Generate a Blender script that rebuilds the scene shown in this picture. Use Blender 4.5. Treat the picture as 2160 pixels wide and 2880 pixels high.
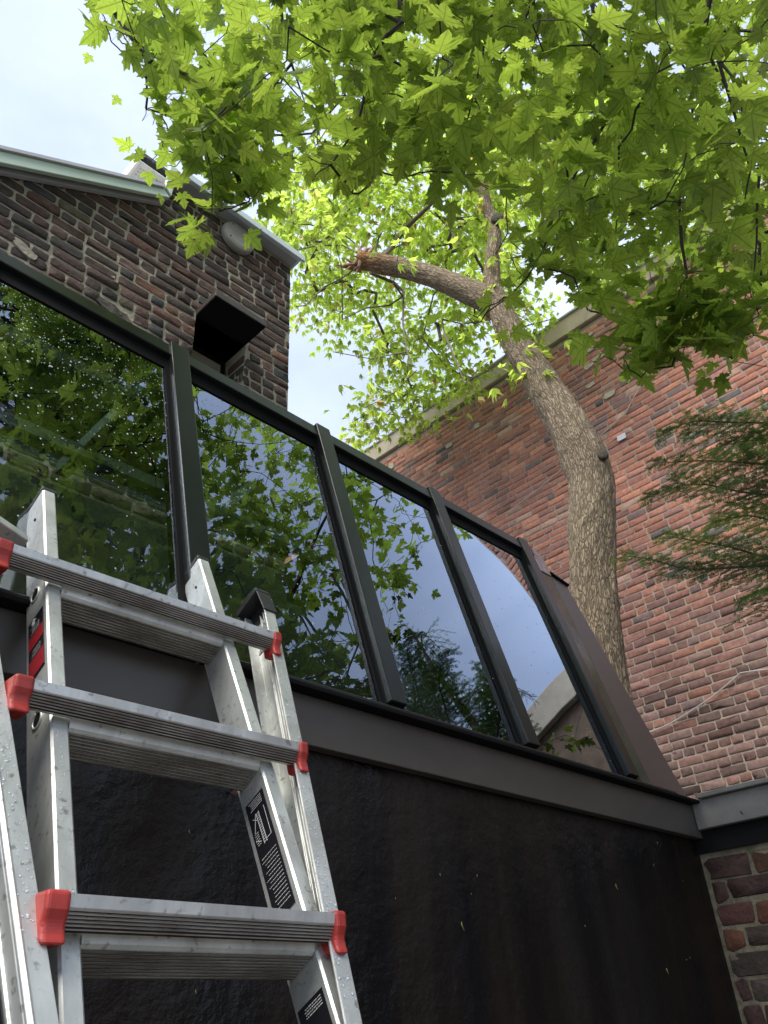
import bpy, math, random
import numpy as np
from mathutils import Vector, noise, Matrix
for o in list(bpy.data.objects): bpy.data.objects.remove(o)
S = bpy.context.scene
C = S.collection
rad = math.radians
H = 1.5                       # eye height; all z values written below are relative to the eye
# ---------------------------------------------------------------- camera
def rmat(a, ax):
    c, s = math.cos(a), math.sin(a); M = np.eye(3); i, j = [(1, 2), (2, 0), (0, 1)][ax]
    M[i, i] = c; M[j, j] = c; M[i, j] = -s; M[j, i] = s; return M
RM = rmat(rad(-46.85961), 2) @ rmat(rad(33.50061), 0) @ rmat(rad(3.566135), 1)
FPX = 2250.0
cam = bpy.data.cameras.new('Camera'); co = bpy.data.objects.new('Camera', cam); C.objects.link(co)
cam.sensor_fit = 'VERTICAL'; cam.sensor_height = 36; cam.lens = 36 * FPX / 2880
cam.clip_end = 3000; cam.clip_start = .02
M = Matrix(((RM[0][0], RM[0][2], -RM[0][1], 0), (RM[1][0], RM[1][2], -RM[1][1], 0), (RM[2][0], RM[2][2], -RM[2][1], H), (0, 0, 0, 1)))
co.matrix_world = M
S.camera = co
S.render.resolution_x, S.render.resolution_y = 768, 1024
# ---------------------------------------------------------------- world, sun, exposure
SUN_EL, SUN_AZ = 56, -105      # azimuth from +Y towards +X: high over the left, a little behind the viewer
w = bpy.data.worlds.new('World'); S.world = w; w.use_nodes = True
nt = w.node_tree; nt.nodes.clear()
N = nt.nodes.new; L = nt.links.new
wo = N('ShaderNodeOutputWorld'); bg = N('ShaderNodeBackground'); sk = N('ShaderNodeTexSky')
sk.sky_type = 'NISHITA'; sk.sun_disc = False; sk.sun_elevation = rad(SUN_EL); sk.sun_rotation = rad(SUN_AZ)
sk.air_density = 1.0; sk.dust_density = 2.2; sk.ozone_density = 1.6
tc = N('ShaderNodeTexCoord'); mp = N('ShaderNodeMapping'); mp.inputs['Scale'].default_value = (1, 1, 2.2)
nz = N('ShaderNodeTexNoise'); nz.inputs['Scale'].default_value = 1.7; nz.inputs['Detail'].default_value = 7; nz.inputs['Roughness'].default_value = .55
cr = N('ShaderNodeValToRGB'); cr.color_ramp.elements[0].position = .36; cr.color_ramp.elements[1].position = .68
cr.color_ramp.elements[0].color = (.52, .52, .52, 1); cr.color_ramp.elements[1].color = (.95, .95, .95, 1)
mx = N('ShaderNodeMix'); mx.data_type = 'RGBA'
mx.inputs['B'].default_value = (5.2, 5.9, 7.5, 1)
L(tc.outputs['Generated'], mp.inputs['Vector']); L(mp.outputs[0], nz.inputs['Vector']); L(nz.outputs['Fac'], cr.inputs[0])
L(cr.outputs[0], mx.inputs['Factor']); L(sk.outputs[0], mx.inputs['A']); L(mx.outputs['Result'], bg.inputs[0]); L(bg.outputs[0], wo.inputs[0])
bg.inputs[1].default_value = .10
sl = bpy.data.lights.new('sun', 'SUN'); sl.energy = 3.0; sl.angle = rad(38); sl.color = (1, .95, .86)
so = bpy.data.objects.new('sun', sl); C.objects.link(so)
d = Vector((math.sin(rad(SUN_AZ)) * math.cos(rad(SUN_EL)), math.cos(rad(SUN_AZ)) * math.cos(rad(SUN_EL)), math.sin(rad(SUN_EL))))
so.rotation_euler = d.to_track_quat('Z', 'Y').to_euler()
so.location = (8, 8, 20)
vs = S.view_settings; vs.view_transform = 'Standard'; vs.look = 'None'; vs.gamma = 1; vs.use_curve_mapping = False
vs.exposure = 1.05
# ---------------------------------------------------------------- helpers
def ray(px, py):
    return RM @ np.array([(px - 1080) / FPX, 1, -(py - 1440) / FPX])
def on_y(px, py, Y): r = ray(px, py); return r / r[1] * Y
def on_x(px, py, X): r = ray(px, py); return r / r[0] * X
def at_h(px, py, h): r = ray(px, py); return r / math.hypot(r[0], r[1]) * h
def at_d(px, py, dd): r = ray(px, py); return r / np.linalg.norm(r) * dd
def project(P):
    v = np.asarray(P) @ RM
    z = v[..., 1]; zz = np.where(np.abs(z) < 1e-6, 1e-6, z)
    return 1080 + FPX * v[..., 0] / zz, 1440 - FPX * v[..., 2] / zz, z
def inside(px, py, poly):
    poly = np.asarray(poly, float); c = np.zeros(np.shape(px), bool); j = len(poly) - 1
    for i in range(len(poly)):
        xi, yi = poly[i]; xj, yj = poly[j]
        k = ((yi > py) != (yj > py)) & (px < (xj - xi) * (py - yi) / ((yj - yi) + 1e-9) + xi)
        c ^= k; j = i
    return c
ROOT = {}
def tag(o, label=None, cat=None, group=None, kind=None):
    if label: o['label'] = label
    if cat: o['category'] = cat
    if group: o['group'] = group
    if kind: o['kind'] = kind
    return o
def thing(name, loc, label, cat, group=None):
    o = bpy.data.objects.new(name, None); C.objects.link(o); o.empty_display_size = .1
    o.location = (loc[0], loc[1], loc[2] + H); ROOT[o.name] = np.array([loc[0], loc[1], loc[2]], float)
    return tag(o, label, cat, group)
class MB:
    def __init__(s): s.v = []; s.f = []; s.smooth = False
    def add(s, vs_, fs):
        b = len(s.v); s.v += [tuple(map(float, p)) for p in vs_]; s.f += [tuple(b + i for i in f) for f in fs]
    def hexa(s, p):            # 8 corners: bottom 4 (ccw), top 4
        s.add(p, [(0, 3, 2, 1), (4, 5, 6, 7), (0, 1, 5, 4), (1, 2, 6, 5), (2, 3, 7, 6), (3, 0, 4, 7)])
    def box(s, x0, x1, y0, y1, z0, z1):
        s.hexa([(x0, y0, z0), (x1, y0, z0), (x1, y1, z0), (x0, y1, z0), (x0, y0, z1), (x1, y0, z1), (x1, y1, z1), (x0, y1, z1)])
    def frame_box(s, O, U, V, W, u, v, w):   # box in a local frame
        O, U, V, W = map(np.array, (O, U, V, W)); P = lambda a, b, c: tuple(O + U * a + V * b + W * c)
        s.hexa([P(u[0], v[0], w[0]), P(u[1], v[0], w[0]), P(u[1], v[1], w[0]), P(u[0], v[1], w[0]),
                P(u[0], v[0], w[1]), P(u[1], v[0], w[1]), P(u[1], v[1], w[1]), P(u[0], v[1], w[1])])
    def prism(s, poly, ext):   # polygon (3d points) extruded by vector
        n = len(poly); e = np.array(ext); a = [tuple(p) for p in poly]; b = [tuple(np.array(p) + e) for p in poly]
        s.add(a + b, [tuple(range(n))[::-1], tuple(range(n, 2 * n))] + [(i, (i + 1) % n, n + (i + 1) % n, n + i) for i in range(n)])
    def sweep(s, A, B, U, V, prof, cap=True):  # profile (u,v) swept from A to B
        A, B, U, V = map(np.array, (A, B, U, V)); n = len(prof)
        a = [tuple(A + U * p + V * q) for p, q in prof]; b = [tuple(B + U * p + V * q) for p, q in prof]
        f = [(i, (i + 1) % n, n + (i + 1) % n, n + i) for i in range(n)]
        if cap: f += [tuple(range(n))[::-1], tuple(range(n, 2 * n))]
        s.add(a + b, f)
    def tube(s, pts, rs, n=6):
        pts = [np.array(p, float) for p in pts]; vs_ = []; up = np.array([.3, .2, .93])
        for i, p in enumerate(pts):
            t = pts[min(i + 1, len(pts) - 1)] - pts[max(i - 1, 0)]; t /= np.linalg.norm(t) + 1e-9
            a = np.cross(t, up)
            if np.linalg.norm(a) < .1: a = np.cross(t, np.array([1, 0, 0.]))
            a /= np.linalg.norm(a); b = np.cross(t, a)
            for k in range(n):
                c = 2 * math.pi * k / n; vs_.append(p + (a * math.cos(c) + b * math.sin(c)) * rs[i])
        m = len(pts); f = [(i * n + k, i * n + (k + 1) % n, (i + 1) * n + (k + 1) % n, (i + 1) * n + k) for i in range(m - 1) for k in range(n)]
        f += [tuple(range(n))[::-1], tuple(range((m - 1) * n, m * n))]
        s.add(vs_, f)
    def disc(s, O, U, V, W, r, d, n=28, dome=0.0):
        O, U, V, W = map(np.array, (O, U, V, W)); rings = [(r, 0), (r, d * .55), (r * .93, d * .85), (r * .75, d)] if dome else [(r, 0), (r, d)]
        vs_ = []
        for rr, dd in rings: vs_ += [O + (U * math.cos(2 * math.pi * k / n) + V * math.sin(2 * math.pi * k / n)) * rr + W * dd for k in range(n)]
        f = [(j * n + k, j * n + (k + 1) % n, (j + 1) * n + (k + 1) % n, (j + 1) * n + k) for j in range(len(rings) - 1) for k in range(n)]
        f += [tuple(range((len(rings) - 1) * n, len(rings) * n)), tuple(range(n))[::-1]]
        s.add(vs_, f)
def rootloc(parent):
    p = parent
    while p.parent: p = p.parent
    return ROOT[p.name] if p.name in ROOT else np.zeros(3)
def link_mesh(name, me, parent, mat):
    o = bpy.data.objects.new(name, me); C.objects.link(o)
    if mat: me.materials.append(mat)
    if parent: o.parent = parent
    return o
def build(name, mb, mat, parent=None, bevel=0, smooth=False, loc=None, seg=2):
    me = bpy.data.meshes.new(name)
    if parent: off = rootloc(parent)
    else: off = np.array(loc if loc is not None else (0, 0, 0), float)
    V = np.array(mb.v) - off
    me.from_pydata([tuple(p) for p in V], [], mb.f); me.validate(); me.update()
    import bmesh
    bm = bmesh.new(); bm.from_mesh(me); bmesh.ops.recalc_face_normals(bm, faces=bm.faces); bm.to_mesh(me); bm.free()
    if smooth: me.polygons.foreach_set('use_smooth', [True] * len(me.polygons))
    o = link_mesh(name, me, parent, mat)
    if not parent:
        o.location = (off[0], off[1], off[2] + H); ROOT[o.name] = off
    if bevel:
        b = o.modifiers.new('bevel', 'BEVEL'); b.width = bevel; b.segments = seg; b.limit_method = 'ANGLE'; b.angle_limit = rad(35)
        b.harden_normals = False
    return o
def arrays(name, V, F, mat, parent, col=None, loc=None, smooth=False):
    """fast mesh from numpy arrays; F (n,k)"""
    off = rootloc(parent) if parent else np.array(loc if loc is not None else (0, 0, 0), float)
    me = bpy.data.meshes.new(name); n, k = F.shape
    me.vertices.add(len(V)); me.vertices.foreach_set('co', (V - off).astype(np.float32).ravel())
    me.loops.add(n * k); me.loops.foreach_set('vertex_index', F.astype(np.int32).ravel())
    me.polygons.add(n); me.polygons.foreach_set('loop_start', (np.arange(n) * k).astype(np.int32)); me.polygons.foreach_set('loop_total', np.full(n, k, np.int32))
    if smooth: me.polygons.foreach_set('use_smooth', [True] * n)
    me.update(calc_edges=True); me.validate()
    if col is not None:
        a = me.color_attributes.new('Col', 'FLOAT_COLOR', 'POINT'); a.data.foreach_set('color', np.hstack([col, np.ones((len(col), 1))]).astype(np.float32).ravel())
    o = link_mesh(name, me, parent, mat)
    if not parent: o.location = (off[0], off[1], off[2] + H); ROOT[o.name] = off
    return o
# ---------------------------------------------------------------- materials
def mat(name, base=(.5, .5, .5), rough=.6, metal=0, noise_s=0, noise_amt=.25, bump=0, bump_s=60, attr=False, stretch=(1, 1, 1), spec=.5, coat=0, col2=None, detail=5, bdist=.01):
    m = bpy.data.materials.new(name); m.use_nodes = True; n = m.node_tree; b = n.nodes['Principled BSDF']
    b.inputs['Roughness'].default_value = rough; b.inputs['Metallic'].default_value = metal
    b.inputs['Specular IOR Level'].default_value = spec; b.inputs['Coat Weight'].default_value = coat
    b.inputs['Base Color'].default_value = (*base, 1)
    t = n.nodes.new('ShaderNodeTexCoord'); mpp = n.nodes.new('ShaderNodeMapping'); mpp.inputs['Scale'].default_value = stretch
    n.links.new(t.outputs['Object'], mpp.inputs['Vector'])
    src = None
    if attr:
        a = n.nodes.new('ShaderNodeAttribute'); a.attribute_name = 'Col'; src = a.outputs['Color']
    if noise_s:
        z = n.nodes.new('ShaderNodeTexNoise'); z.inputs['Scale'].default_value = noise_s; z.inputs['Detail'].default_value = detail; z.inputs['Roughness'].default_value = .65
        n.links.new(mpp.outputs[0], z.inputs['Vector'])
        r = n.nodes.new('ShaderNodeMapRange'); r.inputs['From Min'].default_value = .3; r.inputs['From Max'].default_value = .7
        r.inputs['To Min'].default_value = 1 - noise_amt; r.inputs['To Max'].default_value = 1 + noise_amt
        n.links.new(z.outputs['Fac'], r.inputs['Value'])
        if col2:
            q = n.nodes.new('ShaderNodeMix'); q.data_type = 'RGBA'; q.inputs['A'].default_value = (*base, 1); q.inputs['B'].default_value = (*col2, 1)
            r.inputs['To Min'].default_value = 0; r.inputs['To Max'].default_value = 1; n.links.new(r.outputs[0], q.inputs['Factor'])
            if src: n.links.new(src, q.inputs['A'])
            n.links.new(q.outputs['Result'], b.inputs['Base Color'])
        else:
            q = n.nodes.new('ShaderNodeVectorMath'); q.operation = 'SCALE'; q.inputs[0].default_value = base
            if src: n.links.new(src, q.inputs[0])
            n.links.new(r.outputs[0], q.inputs['Scale']); n.links.new(q.outputs[0], b.inputs['Base Color'])
    elif src: n.links.new(src, b.inputs['Base Color'])
    if bump:
        z = n.nodes.new('ShaderNodeTexNoise'); z.inputs['Scale'].default_value = bump_s; z.inputs['Detail'].default_value = 6
        n.links.new(mpp.outputs[0], z.inputs['Vector'])
        p = n.nodes.new('ShaderNodeBump'); p.inputs['Strength'].default_value = bump; p.inputs['Distance'].default_value = bdist
        n.links.new(z.outputs['Fac'], p.inputs['Height']); n.links.new(p.outputs[0], b.inputs['Normal'])
    return m
def leaf_mat(name, trans=.55, tint=(1.25, 1.15, .55), veins=False):
    m = bpy.data.materials.new(name); m.use_nodes = True; n = m.node_tree; n.nodes.clear()
    o = n.nodes.new('ShaderNodeOutputMaterial'); a = n.nodes.new('ShaderNodeAttribute'); a.attribute_name = 'Col'
    p = n.nodes.new('ShaderNodeBsdfPrincipled'); p.inputs['Roughness'].default_value = .5; p.inputs['Specular IOR Level'].default_value = .35
    tr = n.nodes.new('ShaderNodeBsdfTranslucent'); v = n.nodes.new('ShaderNodeVectorMath'); v.operation = 'MULTIPLY'; v.inputs[1].default_value = tint
    ms = n.nodes.new('ShaderNodeMixShader'); ms.inputs[0].default_value = trans
    src = a.outputs['Color']
    if veins:
        la = n.nodes.new('ShaderNodeAttribute'); la.attribute_name = 'leaf'
        ab = n.nodes.new('ShaderNodeVectorMath'); ab.operation = 'ABSOLUTE'; n.links.new(la.outputs['Vector'], ab.inputs[0]); prev = None
        sy = n.nodes.new('ShaderNodeVectorMath'); sy.operation = 'MULTIPLY'; sy.inputs[1].default_value = (0, 1, 0); n.links.new(la.outputs['Vector'], sy.inputs[0])
        sx = n.nodes.new('ShaderNodeVectorMath'); sx.operation = 'MULTIPLY'; sx.inputs[1].default_value = (1, 0, 0); n.links.new(ab.outputs[0], sx.inputs[0])
        pv = n.nodes.new('ShaderNodeVectorMath'); pv.operation = 'ADD'; n.links.new(sx.outputs[0], pv.inputs[0]); n.links.new(sy.outputs[0], pv.inputs[1])
        for an in (0, 58, 103):
            d_ = n.nodes.new('ShaderNodeVectorMath'); d_.operation = 'DOT_PRODUCT'; d_.inputs[1].default_value = (math.cos(rad(an)), -math.sin(rad(an)), 0); n.links.new(pv.outputs[0], d_.inputs[0])
            am = n.nodes.new('ShaderNodeMath'); am.operation = 'ABSOLUTE'; n.links.new(d_.outputs['Value'], am.inputs[0])
            if prev: mn = n.nodes.new('ShaderNodeMath'); mn.operation = 'MINIMUM'; n.links.new(prev, mn.inputs[0]); n.links.new(am.outputs[0], mn.inputs[1]); prev = mn.outputs[0]
            else: prev = am.outputs[0]
        mr = n.nodes.new('ShaderNodeMapRange'); mr.inputs['From Min'].default_value = .006; mr.inputs['From Max'].default_value = .026; mr.inputs['To Min'].default_value = .62; mr.inputs['To Max'].default_value = 1.0; n.links.new(prev, mr.inputs['Value'])
        nzz = n.nodes.new('ShaderNodeTexNoise'); nzz.inputs['Scale'].default_value = 9; n.links.new(la.outputs['Vector'], nzz.inputs['Vector'])
        m2 = n.nodes.new('ShaderNodeMath'); m2.operation = 'MULTIPLY_ADD'; m2.inputs[1].default_value = .5; m2.inputs[2].default_value = .75; n.links.new(nzz.outputs['Fac'], m2.inputs[0])
        m3 = n.nodes.new('ShaderNodeMath'); m3.operation = 'MULTIPLY'; n.links.new(mr.outputs[0], m3.inputs[0]); n.links.new(m2.outputs[0], m3.inputs[1])
        vsn = n.nodes.new('ShaderNodeVectorMath'); vsn.operation = 'SCALE'; n.links.new(src, vsn.inputs[0]); n.links.new(m3.outputs[0], vsn.inputs['Scale']); src = vsn.outputs[0]
    n.links.new(src, p.inputs['Base Color']); n.links.new(src, v.inputs[0]); n.links.new(v.outputs[0], tr.inputs['Color'])
    n.links.new(p.outputs[0], ms.inputs[1]); n.links.new(tr.outputs[0], ms.inputs[2]); n.links.new(ms.outputs[0], o.inputs[0])
    return m
def glass_mat(name, tint, ior, wav=0.0, gain=1.0, add=0.0):
    m = bpy.data.materials.new(name); m.use_nodes = True; n = m.node_tree; n.nodes.clear()
    o = n.nodes.new('ShaderNodeOutputMaterial'); f = n.nodes.new('ShaderNodeFresnel'); f.inputs[0].default_value = ior
    t = n.nodes.new('ShaderNodeBsdfTransparent'); t.inputs[0].default_value = (*tint, 1)
    g = n.nodes.new('ShaderNodeBsdfGlossy'); g.inputs['Roughness'].default_value = 0.0; g.inputs['Color'].default_value = (.74, .84, 1, 1)
    ms = n.nodes.new('ShaderNodeMixShader')
    if wav:
        tt = n.nodes.new('ShaderNodeTexCoord'); z = n.nodes.new('ShaderNodeTexNoise'); z.inputs['Scale'].default_value = 1.6; z.inputs['Detail'].default_value = 1
        b = n.nodes.new('ShaderNodeBump'); b.inputs['Strength'].default_value = wav; b.inputs['Distance'].default_value = .02
        n.links.new(tt.outputs['Object'], z.inputs['Vector']); n.links.new(z.outputs['Fac'], b.inputs['Height']); n.links.new(b.outputs[0], g.inputs['Normal'])
    mr = n.nodes.new('ShaderNodeMath'); mr.operation = 'MULTIPLY_ADD'; mr.inputs[1].default_value = gain; mr.inputs[2].default_value = add; mr.use_clamp = True
    n.links.new(f.outputs[0], mr.inputs[0]); n.links.new(mr.outputs[0], ms.inputs[0]); n.links.new(t.outputs[0], ms.inputs[1]); n.links.new(g.outputs[0], ms.inputs[2]); n.links.new(ms.outputs[0], o.inputs[0])
    return m
m_brick_r = mat('weathered red brick', rough=.9, attr=True, noise_s=28, noise_amt=.28, bump=.5, bump_s=120, bdist=.004)
m_brick_h = mat('dark rustic brick', rough=.88, attr=True, noise_s=34, noise_amt=.38, bump=.7, bump_s=90, bdist=.006)
m_brick_l = mat('old garden brick', rough=.85, attr=True, noise_s=30, noise_amt=.4, bump=.8, bump_s=70, bdist=.006)
m_mort_r = mat('pale mortar', (.31, .25, .195), .95, noise_s=9, noise_amt=.2, bump=.5, bump_s=80)
m_mort_h = mat('grey mortar', (.37, .335, .27), .95, noise_s=14, noise_amt=.25, bump=.6, bump_s=70)
m_mort_l = mat('stained mortar', (.17, .15, .105), .95, noise_s=12, noise_amt=.45, bump=.9, bump_s=50)
m_fascia = mat('painted grey brown metal', (.068, .061, .054), .42, noise_s=5, noise_amt=.15, bump=.08, bump_s=8)
m_frame = mat('dark green black metal', (.010, .0125, .0115), .28, noise_s=6, noise_amt=.2, bump=.04, bump_s=12, spec=.35)
m_rubber = mat('black gasket and cap shadow', (.006, .006, .007), .8, spec=.15)
m_panel = mat('brown sheet metal', (.075, .058, .055), .38, noise_s=3, noise_amt=.1, bump=.05, bump_s=5)
m_glass = glass_mat('solar control glass', (.72, .80, .74), 1.5, .16, 3.7, -.04)
m_glassback = glass_mat('glass inner face', (.86, .93, .88), 1.15)
m_roofglass = glass_mat('roof glass', (.92, .96, .94), 1.4)
m_dark = mat('dark interior paint', (.03, .033, .03), .7, noise_s=3, noise_amt=.2)
m_beam = mat('grey green interior paint', (.06, .08, .065), .6)
m_alu = mat('brushed aluminium', (.56, .575, .555), .52, metal=.7, noise_s=11, noise_amt=.26, bump=.12, bump_s=40, stretch=(1, 1, .25))
_n = m_alu.node_tree; _b = _n.nodes['Principled BSDF']; _src = _b.inputs['Base Color'].links[0].from_socket
_t = _n.nodes.new('ShaderNodeTexCoord'); _z = _n.nodes.new('ShaderNodeTexNoise'); _z.inputs['Scale'].default_value = 85; _z.inputs['Detail'].default_value = 3; _n.links.new(_t.outputs['Object'], _z.inputs['Vector'])
_z2 = _n.nodes.new('ShaderNodeTexNoise'); _z2.inputs['Scale'].default_value = 9; _z2.inputs['Detail'].default_value = 6; _n.links.new(_t.outputs['Object'], _z2.inputs['Vector'])
_r = _n.nodes.new('ShaderNodeMapRange'); _r.inputs['From Min'].default_value = .60; _r.inputs['From Max'].default_value = .72; _r.inputs['To Max'].default_value = .75; _n.links.new(_z.outputs['Fac'], _r.inputs['Value'])
_r2 = _n.nodes.new('ShaderNodeMapRange'); _r2.inputs['From Min'].default_value = .5; _r2.inputs['From Max'].default_value = .75; _r2.inputs['To Max'].default_value = .45; _n.links.new(_z2.outputs['Fac'], _r2.inputs['Value'])
_m = _n.nodes.new('ShaderNodeMath'); _m.operation = 'MAXIMUM'; _n.links.new(_r.outputs[0], _m.inputs[0]); _n.links.new(_r2.outputs[0], _m.inputs[1])
_q = _n.nodes.new('ShaderNodeMix'); _q.data_type = 'RGBA'; _q.inputs['B'].default_value = (.20, .185, .16, 1); _n.links.new(_src, _q.inputs['A']); _n.links.new(_m.outputs[0], _q.inputs['Factor']); _n.links.new(_q.outputs['Result'], _b.inputs['Base Color'])
_r3 = _n.nodes.new('ShaderNodeMapRange'); _r3.inputs['To Min'].default_value = .36; _r3.inputs['To Max'].default_value = .66; _n.links.new(_z2.outputs['Fac'], _r3.inputs['Value']); _n.links.new(_r3.outputs[0], _b.inputs['Roughness'])
m_alu2 = mat('ribbed aluminium with grime', (.48, .46, .41), .5, metal=.5, noise_s=26, noise_amt=.5, bump=.1, bump_s=60, col2=(.13, .095, .075), stretch=(.35, 1, 1))
m_groove = mat('grimy groove', (.035, .027, .022), .8, noise_s=30, noise_amt=.5)
m_red = mat('red plastic', (.34, .030, .024), .5, noise_s=22, noise_amt=.3, bump=.12, bump_s=40)
m_black = mat('black plastic', (.016, .016, .018), .5, bump=.2, bump_s=80)
m_label = mat('black sticker', (.009, .009, .012), .4)
m_white = mat('white print', (.62, .62, .60), .6)
m_labred = mat('red print', (.28, .012, .02), .45)
m_mint = mat('pale green painted metal', (.60, .72, .63), .45, noise_s=4, noise_amt=.06)
m_blue = mat('pale blue grey painted metal', (.66, .74, .80), .4, noise_s=4, noise_amt=.06)
m_soffit = mat('grey soffit metal', (.50, .50, .55), .5, noise_s=3, noise_amt=.1)
m_wsoffit = mat('white vinyl', (.72, .73, .72), .5)
m_shingle = mat('roof shingle', (.10, .10, .10), .9, noise_s=40, noise_amt=.4, bump=.5, bump_s=60)
m_coping = mat('tan stone coping', (.42, .36, .28), .8, noise_s=5, noise_amt=.14, bump=.15, bump_s=30)
m_vent = mat('weathered grey plastic', (.30, .285, .25), .6, noise_s=12, noise_amt=.12)
m_blind = mat('beige blind', (.40, .36, .33), .7)
m_bark = mat('furrowed bark', (.17, .135, .095), .95, attr=True, noise_s=16, noise_amt=.3, bump=.7, bump_s=45, stretch=(1, 1, .3), bdist=.01)
m_twig = mat('dark twig bark', (.035, .026, .022), .8, noise_s=30, noise_amt=.3)
m_twig2 = mat('brown twig bark', (.12, .095, .07), .85, noise_s=30, noise_amt=.3)
m_maple = leaf_mat('maple leaf', .66, (1.6, 1.6, .8), True)
m_ash = leaf_mat('boxelder leaf', .7, (1.9, 1.8, 1.1))
m_hem = leaf_mat('hemlock needle', .35, (1.0, 1.2, .7))
m_ground = mat('damp soil and paving', (.10, .095, .085), .9, noise_s=1.2, noise_amt=.4, bump=.5, bump_s=20)
m_catkin = mat('yellow flower litter', (.24, .21, .07), .8)
m_brownleaf = mat('brown leaf litter', (.16, .10, .04), .8, noise_s=60, noise_amt=.5)
m_cable = mat('grey cable', (.45, .43, .41), .6)
m_patch = mat('crumbled mortar patch', (.16, .145, .12), .95, noise_s=18, noise_amt=.8, bump=1, bump_s=30, col2=(.03, .026, .022))
m_drop = bpy.data.materials.new('raindrop'); m_drop.use_nodes = True
_b = m_drop.node_tree.nodes['Principled BSDF']; _b.inputs['Base Color'].default_value = (.75, .8, .85, 1); _b.inputs['Roughness'].default_value = .25; _b.inputs['Metallic'].default_value = .6
# black rendered wall: dark bitumen coat with brown vertical run marks and trowel roughness
m_wall = bpy.data.materials.new('black rendered wall'); m_wall.use_nodes = True
n = m_wall.node_tree; b = n.nodes['Principled BSDF']
t = n.nodes.new('ShaderNodeTexCoord'); mp1 = n.nodes.new('ShaderNodeMapping'); mp1.inputs['Scale'].default_value = (5.5, 1, .5)
z1 = n.nodes.new('ShaderNodeTexNoise'); z1.inputs['Scale'].default_value = 1.1; z1.inputs['Detail'].default_value = 5
r1 = n.nodes.new('ShaderNodeValToRGB'); e = r1.color_ramp.elements; e[0].position = .35; e[0].color = (.0022, .0038, .006, 1); e[1].position = .66; e[1].color = (.012, .0073, .005, 1)
e2 = e.new(.5); e2.color = (.0055, .0045, .004, 1)
z2 = n.nodes.new('ShaderNodeTexNoise'); z2.inputs['Scale'].default_value = 11; z2.inputs['Detail'].default_value = 6; z2.inputs['Roughness'].default_value = .6
mp2 = n.nodes.new('ShaderNodeMapping'); mp2.inputs['Scale'].default_value = (1, 1, 1.2)
z3 = n.nodes.new('ShaderNodeTexNoise'); z3.inputs['Scale'].default_value = .9; z3.inputs['Detail'].default_value = 2
r3 = n.nodes.new('ShaderNodeMapRange'); r3.inputs['From Min'].default_value = .38; r3.inputs['From Max'].default_value = .62; r3.inputs['To Min'].default_value = .35; r3.inputs['To Max'].default_value = 1
bp = n.nodes.new('ShaderNodeBump'); bp.inputs['Distance'].default_value = .02
b.inputs['Roughness'].default_value = .5; b.inputs['Specular IOR Level'].default_value = .35
K = n.links.new
K(t.outputs['Object'], mp1.inputs[0]); K(mp1.outputs[0], z1.inputs['Vector']); K(z1.outputs['Fac'], r1.inputs[0]); K(r1.outputs[0], b.inputs['Base Color'])
K(t.outputs['Object'], mp2.inputs[0]); K(mp2.outputs[0], z2.inputs['Vector']); K(t.outputs['Object'], z3.inputs['Vector']); K(z3.outputs['Fac'], r3.inputs['Value'])
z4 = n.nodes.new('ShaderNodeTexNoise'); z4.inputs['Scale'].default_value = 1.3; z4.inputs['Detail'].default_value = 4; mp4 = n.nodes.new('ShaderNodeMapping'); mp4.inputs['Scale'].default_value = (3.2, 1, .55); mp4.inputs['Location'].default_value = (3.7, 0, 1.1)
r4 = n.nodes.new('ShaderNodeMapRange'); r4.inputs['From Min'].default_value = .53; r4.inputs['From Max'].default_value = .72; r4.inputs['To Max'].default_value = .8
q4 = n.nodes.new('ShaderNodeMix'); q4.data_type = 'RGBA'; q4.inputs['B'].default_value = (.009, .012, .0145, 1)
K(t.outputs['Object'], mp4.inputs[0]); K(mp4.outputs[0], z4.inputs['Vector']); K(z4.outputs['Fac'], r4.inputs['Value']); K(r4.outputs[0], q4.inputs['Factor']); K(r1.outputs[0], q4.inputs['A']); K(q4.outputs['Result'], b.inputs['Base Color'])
r5 = n.nodes.new('ShaderNodeMapRange'); r5.inputs['From Min'].default_value = .35; r5.inputs['From Max'].default_value = .65; r5.inputs['To Min'].default_value = .26; r5.inputs['To Max'].default_value = .5; K(z1.outputs['Fac'], r5.inputs['Value']); K(r5.outputs[0], b.inputs['Roughness'])
K(z2.outputs['Fac'], bp.inputs['Height']); K(r3.outputs[0], bp.inputs['Strength']); K(bp.outputs[0], b.inputs['Normal'])

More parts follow.
